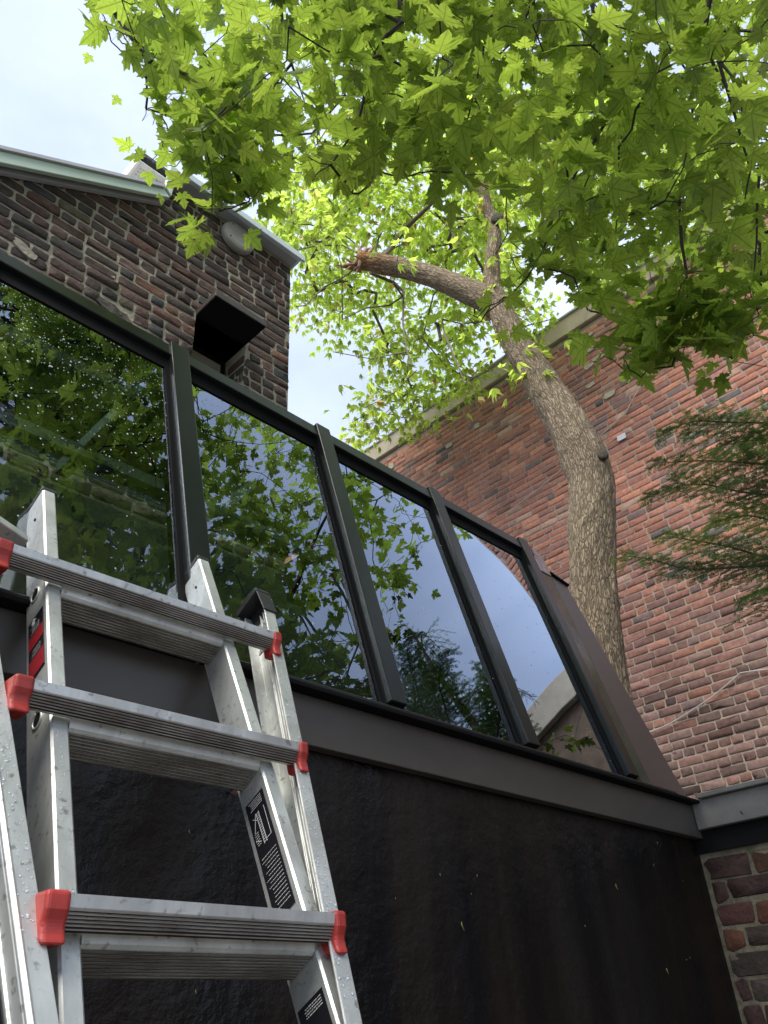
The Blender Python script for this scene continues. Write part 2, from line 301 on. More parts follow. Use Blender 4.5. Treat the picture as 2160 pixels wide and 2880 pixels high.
# ---------------------------------------------------------------- brickwork as real bricks
def bricks(name, O, U, W, u0, u1, v0, v1, mask, ch, bl, mort, proud, seed, palette, matl, parent, jit=.002, headers=.15, rad_c=.008, holes=0.0, dark_zone=None, clip=None):
    """O origin, U along the wall, W outward normal, V up; returns one mesh of bricks standing proud of the mortar"""
    rng = np.random.default_rng(seed); O, U, W = (np.array(a, float) for a in (O, U, W)); V = np.array([0, 0, 1.])
    cen = []; wh = []
    rows = int((v1 - v0) / ch)
    for r in range(rows):
        v = v0 + (r + .5) * ch; u = u0 - rng.random() * bl
        hrow = rng.random() < .10
        while u < u1:
            L_ = bl if rng.random() > (headers if not hrow else .85) else bl * .49
            L_ *= 1 + rng.normal() * .02
            uc = u + L_ / 2
            if uc > u0 - bl * .3 and uc < u1 + bl * .3 and mask(uc, v, L_ / 2) and rng.random() > holes:
                a = max(u, u0); b_ = min(u + L_, u1)
                if clip and clip[2] < v < clip[3] and b_ > clip[0] and a < clip[1]:
                    if (a + b_) / 2 < (clip[0] + clip[1]) / 2: b_ = min(b_, clip[0] + mort / 2)
                    else: a = max(a, clip[1] - mort / 2)
                if b_ - a > .028: cen.append(((a + b_) / 2, v)); wh.append((b_ - a - mort, ch - mort))
            u += L_
    cen = np.array(cen); wh = np.array(wh); n = len(cen)
    h = wh / 2; rc = np.minimum(rad_c, h.min(1) * .6)
    hw = h[:, 0][:, None]; hh = h[:, 1][:, None]; r_ = rc[:, None] * (1 + .5 * rng.normal(size=(n, 4)).clip(-1, 1.5))
    px = np.concatenate([hw - r_[:, 0:1], hw, hw, hw - r_[:, 1:2], -hw + r_[:, 2:3], -hw, -hw, -hw + r_[:, 3:4]], 1)
    py = np.concatenate([-hh, -hh + r_[:, 0:1], hh - r_[:, 1:2], hh, hh, hh - r_[:, 2:3], -hh + r_[:, 3:4], -hh], 1)
    px = px + rng.normal(size=px.shape) * jit; py = py + rng.normal(size=py.shape) * jit
    ang = rng.normal(size=(n, 1)) * .008; px, py = px * np.cos(ang) - py * np.sin(ang), px * np.sin(ang) + py * np.cos(ang)
    pr = proud * (1 + .35 * rng.normal(size=(n, 1))).clip(.3, 2)
    rings = [(1, 0 * pr - .004), (1, pr * .6), (.0, pr)]
    P = []
    for k, (s_, dd) in enumerate(rings):
        if k < 2: X, Y = px, py
        else:
            ins = rad_c * .45; X = px - np.sign(px) * ins; Y = py - np.sign(py) * ins
        D = np.broadcast_to(dd, X.shape) + (rng.normal(size=X.shape) * jit * .5 if k else 0)
        uu = cen[:, 0:1] + X; vv = cen[:, 1:2] + Y
        P.append(O + uu[..., None] * U + vv[..., None] * V + D[..., None] * W)
    cc = O + (cen[:, 0])[:, None] * U + cen[:, 1][:, None] * V + pr * 1.03 * W
    Vt = np.concatenate([np.stack(P, 1).reshape(n, 24, 3), cc[:, None, :]], 1)      # n,25,3
    f = []
    for j in range(2):
        for k in range(8): f.append((j * 8 + k, j * 8 + (k + 1) % 8, (j + 1) * 8 + (k + 1) % 8, (j + 1) * 8 + k))
    f = np.array(f); tri = np.array([(16 + k, 16 + (k + 1) % 8, 24, 24) for k in range(8)])
    flip = np.dot(np.cross(U, V), W) < 0
    Fq = (f[None] + (np.arange(n) * 25)[:, None, None]).reshape(-1, 4)
    if flip: Fq = Fq[:, ::-1]
    tr = np.array([(16 + k, 16 + (k + 1) % 8, 24) for k in range(8)])
    # two meshes' worth of faces in one: turn quads into tris for a uniform array
    Fq2 = np.concatenate([Fq[:, [0, 1, 2]], Fq[:, [0, 2, 3]]]); Ft = (tr[None] + (np.arange(n) * 25)[:, None, None]).reshape(-1, 3)
    if flip: Ft = Ft[:, ::-1]
    pal = np.array([p[0] for p in palette]); wt = np.array([p[1] for p in palette], float)
    wt_n = wt / wt.sum(); idx = rng.choice(len(pal), n, p=wt_n)
    col = pal[idx] * (1 + .13 * rng.normal(size=(n, 1))).clip(.5, 1.6)
    if dark_zone is not None: col = dark_zone(cen, col, rng)
    colv = np.repeat(col.clip(.004, .9), 25, 0)
    return arrays(name, Vt.reshape(-1, 3), np.concatenate([Fq2, Ft]), matl, parent, colv)

# ================================================================ SETTING
mb = MB(); mb.box(-400, 400, -400, 400, -1.75, -1.5); tag(build('ground', mb, m_ground), kind='structure')

# ---- right brick building (plane x = 6.8, facing -x)
XR, YE = 6.8, .28
rb = thing('brick_building', (9.5, 5, -1.5), 'tall red brick building with a blank wall and tan stone coping', 'building')
mb = MB(); mb.box(XR, XR + 6, YE, 16, -1.5, 7.08); build('mortar_wall', mb, m_mort_r, rb)
pal_r = [((.34, .14, .095), 5), ((.39, .165, .105), 4), ((.30, .135, .10), 5), ((.25, .12, .097), 3), ((.36, .22, .165), 1.0), ((.17, .11, .10), 1.2), ((.10, .085, .08), .4)]
def rdz(c, col, rng):      # lower courses blend to a darker, browner brick tone
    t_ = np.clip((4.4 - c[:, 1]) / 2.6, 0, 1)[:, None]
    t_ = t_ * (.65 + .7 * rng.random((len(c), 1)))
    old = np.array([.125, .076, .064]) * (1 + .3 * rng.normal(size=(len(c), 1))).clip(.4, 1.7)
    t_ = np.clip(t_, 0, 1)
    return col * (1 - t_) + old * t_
# U runs along +y (u = y), outward normal -x
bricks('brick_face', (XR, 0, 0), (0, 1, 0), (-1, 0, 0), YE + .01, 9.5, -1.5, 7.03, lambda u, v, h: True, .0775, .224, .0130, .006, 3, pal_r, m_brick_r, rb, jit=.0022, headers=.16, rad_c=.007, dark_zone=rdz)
mb = MB(); mb.prism([(XR - .05, YE - .05, 7.1), (XR - .05, 16, 7.1), (XR - .05, 16, 7.36), (XR - .05, YE - .05, 7.36)], (6.3, 0, 0)); build('coping', mb, m_coping, rb, bevel=.01)
# coping joint strips, drip edge
mb = MB()
mb.box(XR - .075, XR + .3, YE - .06, 16, 7.362, 7.385); build('coping_flashing', mb, m_soffit, rb)
# pale repaired patches on the brick face
rng = np.random.default_rng(5); m_cem = mat('pale cement patch', (.36, .33, .25), .9, noise_s=25, noise_amt=.3, bump=.5, bump_s=60)
for (px, py, w_, h_) in [(1636, 955, .30, .06), (1655, 985, .17, .07), (1690, 1000, .26, .065), (1730, 950, .22, .06), (1655, 1030, .13, .065), (1660, 1083, .11, .06), (1712, 1110, .14, .07), (1262, 1252, .11, .07), (1100, 1310, .12, .10), (1070, 1325, .1, .06), (1603, 992, .12, .04), (1340, 1197, .09, .07)]:
    p = on_x(px, py, XR - .016); k = 9; q = []
    for i in range(k):
        a = 2 * math.pi * i / k; rr = 1 + rng.normal() * .13
        q.append((XR - .018, p[1] + math.copysign(abs(math.cos(a)) ** .5, math.cos(a)) * w_ * rr / 2, p[2] + math.copysign(abs(math.sin(a)) ** .6, math.sin(a)) * h_ * rr / 2))
    mb = MB(); mb.prism(q, (.012, 0, 0)); build('mortar_patch', mb, m_cem, rb)
mb = MB(); p = on_x(1747, 1229, XR - .03); mb.box(XR - .03, XR - .012, p[1] - .05, p[1] + .05, p[2] - .035, p[2] + .035); build('metal_plate', mb, m_soffit, rb, bevel=.003)
def cable(name, pts, r, dist_x):
    P = [on_x(px, py, dist_x) for px, py in pts]; mb = MB(); mb.tube(P, [r] * len(P), 5); return build(name, mb, m_cable, rb)
cable('cable', [(1826, 2060), (1880, 2038), (1935, 2005), (2000, 1962), (2045, 1925), (2082, 1893), (2110, 1888), (2160, 1882)], .006, XR - .03)
cable('cable', [(1430, 1440), (1520, 1370), (1600, 1300), (1640, 1265), (1700, 1215), (1760, 1160), (1808, 1070)], .005, XR - .03)

# ---- low annex wing seen mirrored in the glass (right of and behind the viewer)
ax = thing('brick_annex', (8.5, -3, -1.5), 'low brown brick annex with pale coping beyond the end of the red wall', 'building')
mb = MB(); mb.box(XR + .02, XR + 4, -9, YE - .06, -1.5, 3.75); build('wall', mb, mat('brown brickwork', (.13, .085, .055), .9, noise_s=9, noise_amt=.3, bump=.4, bump_s=30), ax)
mb = MB(); mb.box(XR - .06, XR + 4.1, -9.1, YE - .07, 3.752, 4.05); build('coping', mb, m_coping, ax, bevel=.01)

# ================================================================ HOUSE (wall plane y = 2.29)
YH = 2.29; XC = 1.818
hs = thing('brick_house', (-1, 5, -1.5), 'dark brick house with pale green rake trim behind the glass lean to', 'house')
NX0, NX1, NZ1 = 1.282, 1.560, 2.778        # niche
def rake(x): return 3.44 + (x - 1.06) * .70
mb = MB()
def wallpoly(x0, x1, za, zb, y0=YH, y1=YH + .25): mb.hexa([(x0, y0, -1.5), (x1, y0, -1.5), (x1, y1, -1.5), (x0, y1, -1.5), (x0, y0, za), (x1, y0, zb), (x1, y1, zb), (x0, y1, za)])
wallpoly(-4.5, 1.06, rake(-4.5), rake(1.06)); wallpoly(1.06, NX0, 3.56, 3.56)
mb.hexa([(NX0, YH, NZ1), (NX1, YH, NZ1), (NX1, YH + .25, NZ1), (NX0, YH + .25, NZ1), (NX0, YH, 3.56), (NX1, YH, 3.56), (NX1, YH + .25, 3.56), (NX0, YH + .25, 3.56)])
mb.hexa([(NX0, YH, -1.5), (NX1, YH, -1.5), (NX1, YH + .25, -1.5), (NX0, YH + .25, -1.5), (NX0, YH, 2.2), (NX1, YH, 2.2), (NX1, YH + .25, 2.2), (NX0, YH + .25, 2.2)])
wallpoly(NX1, XC, 3.56, 3.56)
mb.box(1.062, XC - .01, YH + .252, 9, -1.5, 3.52)
mb.hexa([(-4.5, YH + .252, -1.5), (1.06, YH + .252, -1.5), (1.06, 9, -1.5), (-4.5, 9, -1.5), (-4.5, YH + .252, rake(-4.5)), (1.06, YH + .252, rake(1.06)), (1.06, 9, rake(1.06)), (-4.5, 9, rake(-4.5))])
build('mortar_wall', mb, m_mort_h, hs)
pal_h = [((.080, .050, .043), 5), ((.062, .045, .040), 5), ((.094, .056, .047), 3), ((.055, .046, .043), 2), ((.12, .064, .050), .8), ((.115, .092, .062), .5), ((.050, .052, .054), .8), ((.17, .085, .06), .2)]
def hmask(u, v, h):
    if abs(u - .93) < .07 and abs(v - 2.545) < .03: return False
    return v < (rake(u) - .0 if u < 1.06 else 3.55)
bricks('brick_face', (0, YH, 0), (1, 0, 0), (0, -1, 0), -2.0, XC + .004, -1.5, 3.56, hmask, .0560, .150, .0115, .0055, 11, pal_h, m_brick_h, hs, jit=.0022, headers=.2, rad_c=.006, clip=(NX0, NX1, 2.2, NZ1 + .045))
bricks('brick_face', (XC + .001, 0, 0), (0, 1, 0), (1, 0, 0), YH, YH + 1.2, -1.5, 3.5, lambda u, v, h: True, .0560, .150, .0115, .0055, 12, pal_h, m_brick_h, hs, jit=.0022, headers=.2, rad_c=.006)
bricks('brick_reveal', (NX1, 0, 0), (0, 1, 0), (-1, 0, 0), YH, YH + .22, 2.0, NZ1 - .01, lambda u, v, h: True, .0560, .150, .0115, .005, 13, pal_h, m_brick_h, hs, jit=.002, headers=.5, rad_c=.006)
# crumbled patch
c = on_y(335, 885, YH - .006); mb = MB(); q = []; rng = np.random.default_rng(8)
for i in range(16):
    a = 2 * math.pi * i / 16; rr = 1 + rng.normal() * .2; q.append((c[0] + .085 * rr * math.cos(a), YH - .012, c[2] + .03 * rr * math.sin(a) - .02 * math.cos(a)))
mb.prism(q, (0, .01, 0)); build('crumbled_patch', mb, m_patch, hs)
c = on_y(68, 700, YH - .006); mb = MB(); q = []
for i in range(12):
    a = 2 * math.pi * i / 12; rr = 1 + rng.normal() * .15; q.append((c[0] + .05 * rr * math.cos(a), YH - .010, c[2] + .025 * rr * math.sin(a) - .02 * math.cos(a)))
mb.prism(q, (0, .008, 0)); build('crumbled_patch', mb, m_mort_h, hs)
# rake trim on the left: vertical mint fascia and grey sloping soffit
YF = 2.215
def fpt(px, py): return on_y(px, py, YF)
a0, a1 = fpt(0, 424), fpt(449, 528); b0, b1 = fpt(0, 456), fpt(464, 553)
sl_ = (a1[2] - a0[2]) / (a1[0] - a0[0]); sb = (b1[2] - b0[2]) / (b1[0] - b0[0])
xl = -3.0; jx = fpt(479, 553)[0]
zt = lambda x: a1[2] + sl_ * (x - a1[0]); zb_ = lambda x: b1[2] + sb * (x - b1[0])
mb = MB(); mb.prism([(xl, YF, zb_(xl)), (jx, YF, zb_(jx)), (jx - .035, YF, zt(jx - .035)), (xl, YF, zt(xl))], (0, .02, 0)); build('rake_fascia', mb, m_mint, hs, bevel=.003)
mb = MB(); mb.prism([(xl, YF - .012, zt(xl) + .002), (jx - .037, YF - .012, zt(jx - .037) + .002), (jx - .037, YF - .012, zt(jx - .037) + .022), (xl, YF - .012, zt(xl) + .022)], (0, 1.0, 0)); build('drip_edge', mb, m_soffit, hs)
# grey frieze board set back under the rake fascia
f0, f1 = on_y(0, 483, YH - .03), on_y(466, 575, YH - .03); sf = (f1[2] - f0[2]) / (f1[0] - f0[0]); zf = lambda x: f1[2] + sf * (x - f1[0])
mb = MB(); mb.prism([(xl, YH - .03, zf(xl)), (jx - .004, YH - .03, zf(jx)), (jx - .004, YH - .03, zb_(jx) + .06), (xl, YH - .03, zb_(xl) + .06)], (0, .022, 0)); build('frieze_board', mb, m_soffit, hs, bevel=.002)
# step piece
s0, s1, s2, s3 = fpt(475, 467), fpt(489, 462), fpt(484, 553), fpt(466, 552)
mb = MB(); mb.prism([(jx - .033, YF - .004, s3[2] + .06), (jx + .004, YF - .004, s2[2] - .002), (jx + .02, YF - .004, 3.572), (jx - .022, YF - .004, 3.572)], (0, .025, 0)); build('fascia_step', mb, m_mint, hs, bevel=.003)
# raised flat part: blue grey fascia, soffit
zt1 = 3.572; g0 = fpt(846, 730); zb1 = g0[2]; xr1 = fpt(849, 703)[0]
mb = MB(); mb.box(jx + .021, xr1, YF - .004, YF + .02, zb1, zt1); build('eave_fascia', mb, m_blue, hs, bevel=.003)
mb = MB(); mb.box(jx + .03, xr1 + .008, YF - .02, YF - .0045, zt1 - .035, zt1 + .008); build('drip_edge', mb, m_blue, hs, bevel=.002)
mb = MB(); mb.box(jx + .01, xr1 - .002, YF + .021, YH + .3, zb1 + .008, zb1 + .02); build('soffit', mb, m_soffit, hs)
mb = MB(); mb.box(xr1 - .012, xr1, YF + .022, 9, zb1 + .001, zt1); build('eave_fascia', mb, m_blue, hs)
# roof deck of the raised part with the white perforated side soffit
xe = .885
mb = MB(); mb.box(xe, xr1 - .014, YF + .05, 9, zt1 + .009, zt1 + .03); build('roof', mb, m_shingle, hs)
mb = MB(); mb.box(xe - .012, xe, YF + .05, 9, zt1 - .075, zt1 + .008); build('side_fascia', mb, m_wsoffit, hs)
mb = MB(); mb.box(xe + .001, jx - .002, YF + .05, 9, zt1 - .05, zt1 - .042)
build('side_soffit', mb, m_wsoffit, hs)
mb = MB()
for i in range(12):
    for j in range(60): mb.box(xe + .02 + i * .015, xe + .028 + i * .015, YF + .08 + j * .02, YF + .09 + j * .02, zt1 - .0535, zt1 - .0505)
build('soffit_perforation', mb, m_soffit, hs)
mb = MB(); mb.box(1.035, 1.059, YF + .03, 9, 3.43, zt1 - .052); build('side_wall', mb, m_wsoffit, hs)
mb = MB(); mb.hexa([(xl, YF + .021, zt(xl) - .03), (1.03, YF + .021, zt(1.03) - .03), (1.03, 9, zt(1.03) - .03), (xl, 9, zt(xl) - .03), (xl, YF + .021, zt(xl)), (1.03, YF + .021, zt(1.03)), (1.03, 9, zt(1.03)), (xl, 9, zt(xl))]); build('roof', mb, m_shingle, hs)
# hood over the niche, niche window
mb = MB(); mb.box(NX0, NX1 - .005, 2.135, YH + .24, NZ1, NZ1 + .004); build('hood_lining', mb, m_rubber, hs)
mb = MB(); mb.box(NX0 - .004, NX1 - .001, 2.131, YH - .002, NZ1 + .005, NZ1 + .04); build('window_hood', mb, m_panel, hs, bevel=.002)
wd = MB(); wd.box(NX0, NX0 + .02, YH + .155, YH + .2, 2.2, NZ1 - .001); wd.box(1.535, NX1 - .006, YH + .155, YH + .2, 2.2, NZ1 - .001); wd.box(NX0 + .02, 1.535, YH + .155, YH + .2, 2.757, NZ1 - .001)
wn = build('window', wd, m_rubber, hs)
mb = MB(); mb.box(NX0 + .02, 1.535, YH + .165, YH + .17, 2.2, 2.757); build('blind', mb, m_blind, wn)
# round vent
c = (on_y(640, 645, YH) + on_y(680, 712, YH)) / 2
mb = MB(); mb.disc((c[0], YH - .012, c[2]), (1, 0, 0), (0, 0, 1), (0, -1, 0), .094, .034, dome=1)
vt = build('round_vent', mb, m_vent, hs, smooth=False)
for a in (40, 130, 220, 310):
    mb = MB(); mb.disc((c[0] + .07 * math.cos(rad(a)), YH - .0445, c[2] + .07 * math.sin(rad(a))), (1, 0, 0), (0, 0, 1), (0, -1, 0), .004, .003, n=8); build('screw', mb, m_rubber, vt)

# ================================================================ BLACK WALL and LOW BRICK WALL
YW = 1.285; XW = 2.83
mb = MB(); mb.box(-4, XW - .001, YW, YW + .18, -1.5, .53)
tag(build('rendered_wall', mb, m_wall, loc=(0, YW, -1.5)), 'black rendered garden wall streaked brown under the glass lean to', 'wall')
lw = thing('low_brick_wall', (XW + .15, 0, -1.5), 'low old brick wall with grey metal cap meeting the black wall', 'wall')
mb = MB(); mb.box(XW, XW + .3, -3.2, YW + .4, -1.5, .50); build('mortar_wall', mb, m_mort_l, lw)
pal_l = [((.075, .030, .025), 4), ((.055, .028, .025), 3), ((.12, .048, .028), 1.2), ((.045, .034, .028), 2), ((.10, .062, .03), .8)]
bricks('brick_face', (XW, 0, 0), (0, 1, 0), (-1, 0, 0), -3.2, YW - .01, -1.5, .47, lambda u, v, h: True, .0700, .200, .011, .004, 21, pal_l, m_brick_l, lw, jit=.0035, headers=.25, rad_c=.007)
mb = MB(); mb.box(XW - .035, XW + .38, -3.2, 1.2535, .545, .638); mb.box(XW + .001, XW + .38, 1.254, YW + .3, .545, .638); mb.box(XW - .055, XW + .4, -3.2, 1.22, .639, .655); mb.box(XW + .022, XW + .4, 1.2205, YW + .3, .639, .655); build('metal_cap', mb, mat('weathered grey metal', (.17, .165, .155), .5, noise_s=7, noise_amt=.25, bump=.15, bump_s=30), lw, bevel=.003)
mb = MB(); mb.box(XW - .012, XW + .34, -3.2, YW + .3, .475, .5445); build('cap_shadow_gap', mb, m_rubber, lw).name = 'cap_shadow_strip'  # black strip stands in for the shadow under the cap

# ================================================================ GLASS LEAN-TO
KS = .2586; Lk = math.hypot(1, KS); NRM = np.array([0, -1, KS]) / Lk; UPS = np.array([0, KS, 1]) / Lk
B0 = np.array([0, 1.30, .65])                    # foot of the glass plane
def sp(x, s, d=0): return B0 + np.array([x, 0, 0]) + UPS * s + NRM * d
sr = thing('glass_lean_to', (.6, 1.7, .5), 'sloped dark framed glass lean to on top of the black wall', 'sunroom')
ZT = 1.708; SL = (ZT - .65) * Lk                 # slope length
XL, XE = -2.6, 2.52
# fascia
mb = MB(); mb.box(XL, XW - .004, 1.255, 1.283, .520, .6265)
build('fascia', mb, m_fascia, sr, bevel=.002)
mb = MB(); mb.box(XL, XW + .0, 1.222, 1.30, .627, .6375); build('drip_sill', mb, m_rubber, sr, bevel=.002)
mb = MB(); mb.box(XL, 2.66, 1.232, 1.40, .638, .648); mb.box(XL, 2.60, 1.275, 1.40, .6485, .662); build('sill', mb, m_frame, sr, bevel=.002)
mb = MB(); mb.frame_box(sp(0, 0), (1, 0, 0), UPS, NRM, (XL, XE), (.008, .03), (-.02, .012)); build('bottom_rail', mb, m_frame, sr, bevel=.002)
mb = MB(); mb.frame_box(sp(0, 0), (1, 0, 0), UPS, NRM, (XL, XE + .03), (SL - .05, SL), (-.04, .022)); build('top_rail', mb, m_frame, sr, bevel=.003)
mb = MB(); mb.frame_box(sp(0, 0), (1, 0, 0), UPS, NRM, (XL, XE), (SL - .1, SL - .0505), (-.03, .004)); build('top_gasket', mb, m_rubber, sr)
mull = [.797 + .5545 * k for k in range(-6, 4)]
for x in mull:
    mb = MB(); mb.frame_box(sp(x, 0), (1, 0, 0), UPS, NRM, (0, .058), (.0305, SL + .012), (-.02, .03)); o = build('mullion', mb, m_frame, sr, bevel=.003)
    mb = MB(); mb.frame_box(sp(x, 0), (1, 0, 0), UPS, NRM, (-.012, .07), (.031, SL - .051), (-.03, .006)); build('gasket', mb, m_rubber, o)
xs = mull + [XE]
for i in range(len(mull) - 1):
    mb = MB(); mb.frame_box(sp(0, 0), (1, 0, 0), UPS, NRM, (mull[i] + .071, mull[i + 1] - .013), (.0305, SL - .101), (-.004, .0)); o = build('glass_pane', mb, m_glassback, sr); o.data.materials.append(m_glass)
    for p_ in o.data.polygons:
        if np.dot(p_.normal, NRM) > .9: p_.material_index = 1
# end strips right of the last mullion
XM = mull[-1]
mb = MB(); mb.frame_box(sp(0, 0), (1, 0, 0), UPS, NRM, (XM + .0585, XM + .085), (.012, SL + .004), (-.03, .018)); build('end_post', mb, m_frame, sr, bevel=.002)
mb = MB(); mb.frame_box(sp(0, 0), (1, 0, 0), UPS, NRM, (XM + .0855, XM + .165), (.012, SL - .13), (-.02, .012)); build('end_strip', mb, mat('polished green grey trim', (.05, .07, .06), .12, metal=.3, bump=.15, bump_s=7), sr, bevel=.002)
mb = MB(); mb.frame_box(sp(0, 0), (1, 0, 0), UPS, NRM, (XM + .0855, XM + .165), (SL - .13, SL - .0), (-.02, .016)); build('end_flashing', mb, mat('bright flashing', (.30, .34, .38), .15, metal=.8, bump=.4, bump_s=14), sr, bevel=.002)
pnl = [sp(XM + .166, .002, .006), sp(XM + .425, .002, .006), sp(2.752, SL - .127, .006), sp(2.645, SL - .107, .006)]
mb = MB(); mb.prism(pnl, tuple(-NRM * .03)); build('end_panel', mb, m_panel, sr, bevel=.003)
mb = MB(); mb.prism([sp(2.64, SL - .1065, .016), sp(2.76, SL - .128, .016), sp(2.76, SL - .120, .016), sp(2.64, SL - .0985, .016)], tuple(-NRM * .05)); build('end_panel_cap', mb, m_rubber, sr)
# side closing wall and roof
mb = MB(); mb.prism([(2.60, 1.45, .66), (2.60, 2.6, .66), (2.60, 2.6, 1.68), (2.60, 1.62, 1.68)], (.02, 0, 0)); build('side_glass', mb, m_roofglass, sr)
ytop = sp(0, SL)[1]
for x in mull:
    mb = MB(); mb.box(x + .005, x + .05, ytop + .045, 2.245, 1.64, 1.69); build('roof_beam', mb, m_beam, sr)
for y, z0, z1 in ((1.70, 1.60, 1.6385), (2.045, 1.60, 1.6385), (2.555, 1.60, 1.6895)):
    mb = MB(); mb.box(XL, 2.598, y, y + (.085 if y < 2 else .04), z0, z1); build('roof_purlin', mb, m_beam, sr)
mb = MB(); mb.box(XL, 1.80, ytop + .02, 2.27, 1.6905, 1.697); mb.box(1.83, 2.60, ytop + .02, 2.60, 1.6905, 1.697); build('roof_glass', mb, m_roofglass, sr)
# back frame (right of the house corner): posts, rails and dark panels
mb = MB()
for x in (1.83, 2.15, 2.50): mb.box(x, x + .05, 2.552, 2.598, .62, 1.60)
mb.box(1.88, 2.60, 2.553, 2.597, .52, 1.595)
build('back_frame', mb, m_dark, sr)
mb = MB(); mb.box(XL, 2.598, 1.33, 2.27, .40, .52); build('floor', mb, m_dark, sr)
mb = MB(); mb.box(.2, 1.0, 2.18, 2.24, .53, 1.45); mb.box(1.30, 1.62, 2.18, 2.24, .53, 1.38); build('interior_cupboard', mb, mat('olive interior paint', (.10, .085, .045), .7), sr)
mb = MB(); mb.box(XL, 1.8, 2.25, 2.27, .53, 1.6); build('back_wall', mb, m_dark, sr)
mb = MB(); mb.prism([(2.585, 1.34, .665), (2.585, 2.55, .665), (2.585, 2.55, 1.40), (2.585, 1.53, 1.40)], (.012, 0, 0)); build('side_panel', mb, m_dark, sr)
# raindrops on the two nearest panes
rng = np.random.default_rng(77); ico = []
phi_n = 6
tv = [(0, 0, 1.0)] + [(math.cos(2 * math.pi * k / phi_n), math.sin(2 * math.pi * k / phi_n), .25) for k in range(phi_n)]
tv = np.array(tv); tf = np.array([(0, 1 + k, 1 + (k + 1) % phi_n) for k in range(phi_n)])
nd = 1500; xs_ = rng.uniform(.3, 1.36, nd); ss_ = SL - .11 - np.abs(rng.normal(0, .28, nd)); ok = (ss_ > .1) & ((xs_ < .79) | (xs_ > .89)); xs_, ss_ = xs_[ok], ss_[ok]
more = 260; xs_ = np.concatenate([xs_, rng.uniform(1.46, 2.48, more)]); ss_ = np.concatenate([ss_, rng.uniform(.08, SL - .15, more)])
ok = (np.abs(xs_ - 1.96) > .05); xs_, ss_ = xs_[ok], ss_[ok]; nd = len(xs_)
rr = rng.lognormal(math.log(.0012), .35, nd)
cc = np.array([sp(x, s, .0003) for x, s in zip(xs_, ss_)])
Vd = cc[:, None, :] + rr[:, None, None] * (tv[None, :, 0:1] * np.array([1, 0, 0]) + tv[None, :, 1:2] * UPS * 1.25 + tv[None, :, 2:3] * NRM * .6)
Fd = (tf[None] + (np.arange(nd) * len(tv))[:, None, None]).reshape(-1, 3)
tag(arrays('raindrops', Vd.reshape(-1, 3), Fd, m_drop, sr, smooth=True), kind='stuff')

# ================================================================ LADDER
LS = .5385; lsn = math.hypot(1, LS); LU = np.array([0.0, LS, 1]) / lsn; LN = np.array([0, -1, LS]) / lsn     # up the ladder / towards the viewer
def lp(x, z, d=0, y0=.823): return np.array([x, y0 + LS * z, z]) - LN * d    # point on ladder plane at height z, d behind it
ld = thing('extension_ladder', (.55, .1, -1.5), 'aluminium extension ladder with red rung caps leaning on the glass lean to', 'ladder')
def rail_channel(name, xa, za, xb, zb, wf, dep, y0, side, inset=0):
    """open channel rail: side = +1 web on the left face of the rail, flanges to the right"""
    A, B = lp(xa, za, 0, y0), lp(xb, zb, 0, y0); mb = MB(); t = .004
    # profile u = x, v = depth behind front
    if inset == 0: prof = [(0, .003), (.003, 0), (wf - .003, 0), (wf, .003), (wf, dep - .003), (wf - .003, dep), (.003, dep), (0, dep - .003)]
    else:       # channel opening to the left, ribs on the web
        prof = [(0, 0), (wf, 0), (wf, dep), (0, dep), (0, dep - t), (wf - t, dep - t), (wf - t, dep * .62), (wf - t - .004, dep * .60), (wf - t - .004, dep * .55), (wf - t, dep * .53), (wf - t, dep * .47), (wf - t - .004, dep * .45), (wf - t - .004, dep * .40), (wf - t, dep * .38), (wf - t, t), (0, t)]
    mb.sweep(A, B, (1, 0, 0), -LN, prof); return build(name, mb, m_alu, ld, bevel=.0015 if inset else 0)
ZB = -1.45
# inner rails (tubes): left edges at z=0 -> x
def xin_l(z): return .4110 + .048 * z
def xin_r(z): return .7555 + .048 * z
WI, DI = .0255, .068
zi_top = .917; zi_top_r = .885
il = rail_channel('side_rail', xin_l(ZB), ZB, xin_l(zi_top), zi_top, WI, DI, .823, 1)
ir = rail_channel('side_rail', xin_r(ZB), ZB, xin_r(zi_top_r), zi_top_r, WI + .002, DI, .823, 1)
for (xf, zt_, par) in ((xin_l, zi_top, il), (xin_r, zi_top_r, ir)):
    mb = MB(); A = lp(xf(zt_), zt_, 0, .823) + LU * .0005; mb.frame_box(A, (1, 0, 0), LU, -LN, (-.001, WI + .002), (0, .012), (-.001, DI + .001)); build('end_plug', mb, m_black, par, bevel=.002)
    mb = MB(); A = lp(xf(zt_ - .06), zt_ - .06, DI * .45, .823); mb.disc(A + np.array([-.0005, 0, 0]), LU, -LN, (-1, 0, 0), .003, .002, n=10); build('rivet', mb, m_black, par)
# locking holes on the left rail's outer side
for zh in (.655, .405, .13, -.14):
    mb = MB(); mb2 = MB()
    A = lp(xin_l(zh), zh, DI * .5, .823)
    ringp = [A + (LU * math.cos(2 * math.pi * k / 20) + -LN * math.sin(2 * math.pi * k / 20)) * .0125 + np.array([-.001, 0, 0]) for k in range(21)]
    mb.tube(ringp, [.0022] * 21, 6); mb2.disc(A + np.array([-.0003, 0, 0]), LU, -LN, (-1, 0, 0), .0115, .0006, n=20)
    build('hole_bush', mb, m_alu, il, smooth=True); build('lock_hole', mb2, m_rubber, il)
# outer rails: flared, left edge of the right rail and right edge of the left rail
def xor_(z): return .7725 + .222 * z       # right edge of right rail
def xol_(z): return .4045 - .107 * z       # right edge of left rail
WO, DO = .028, .070; Y0o = .803
zo_top = .815
zbx = -.30
orr = rail_channel('side_rail', xor_(zbx) - WO, zbx, xor_(zo_top) - WO, zo_top, WO, DO, Y0o, 1, inset=1)
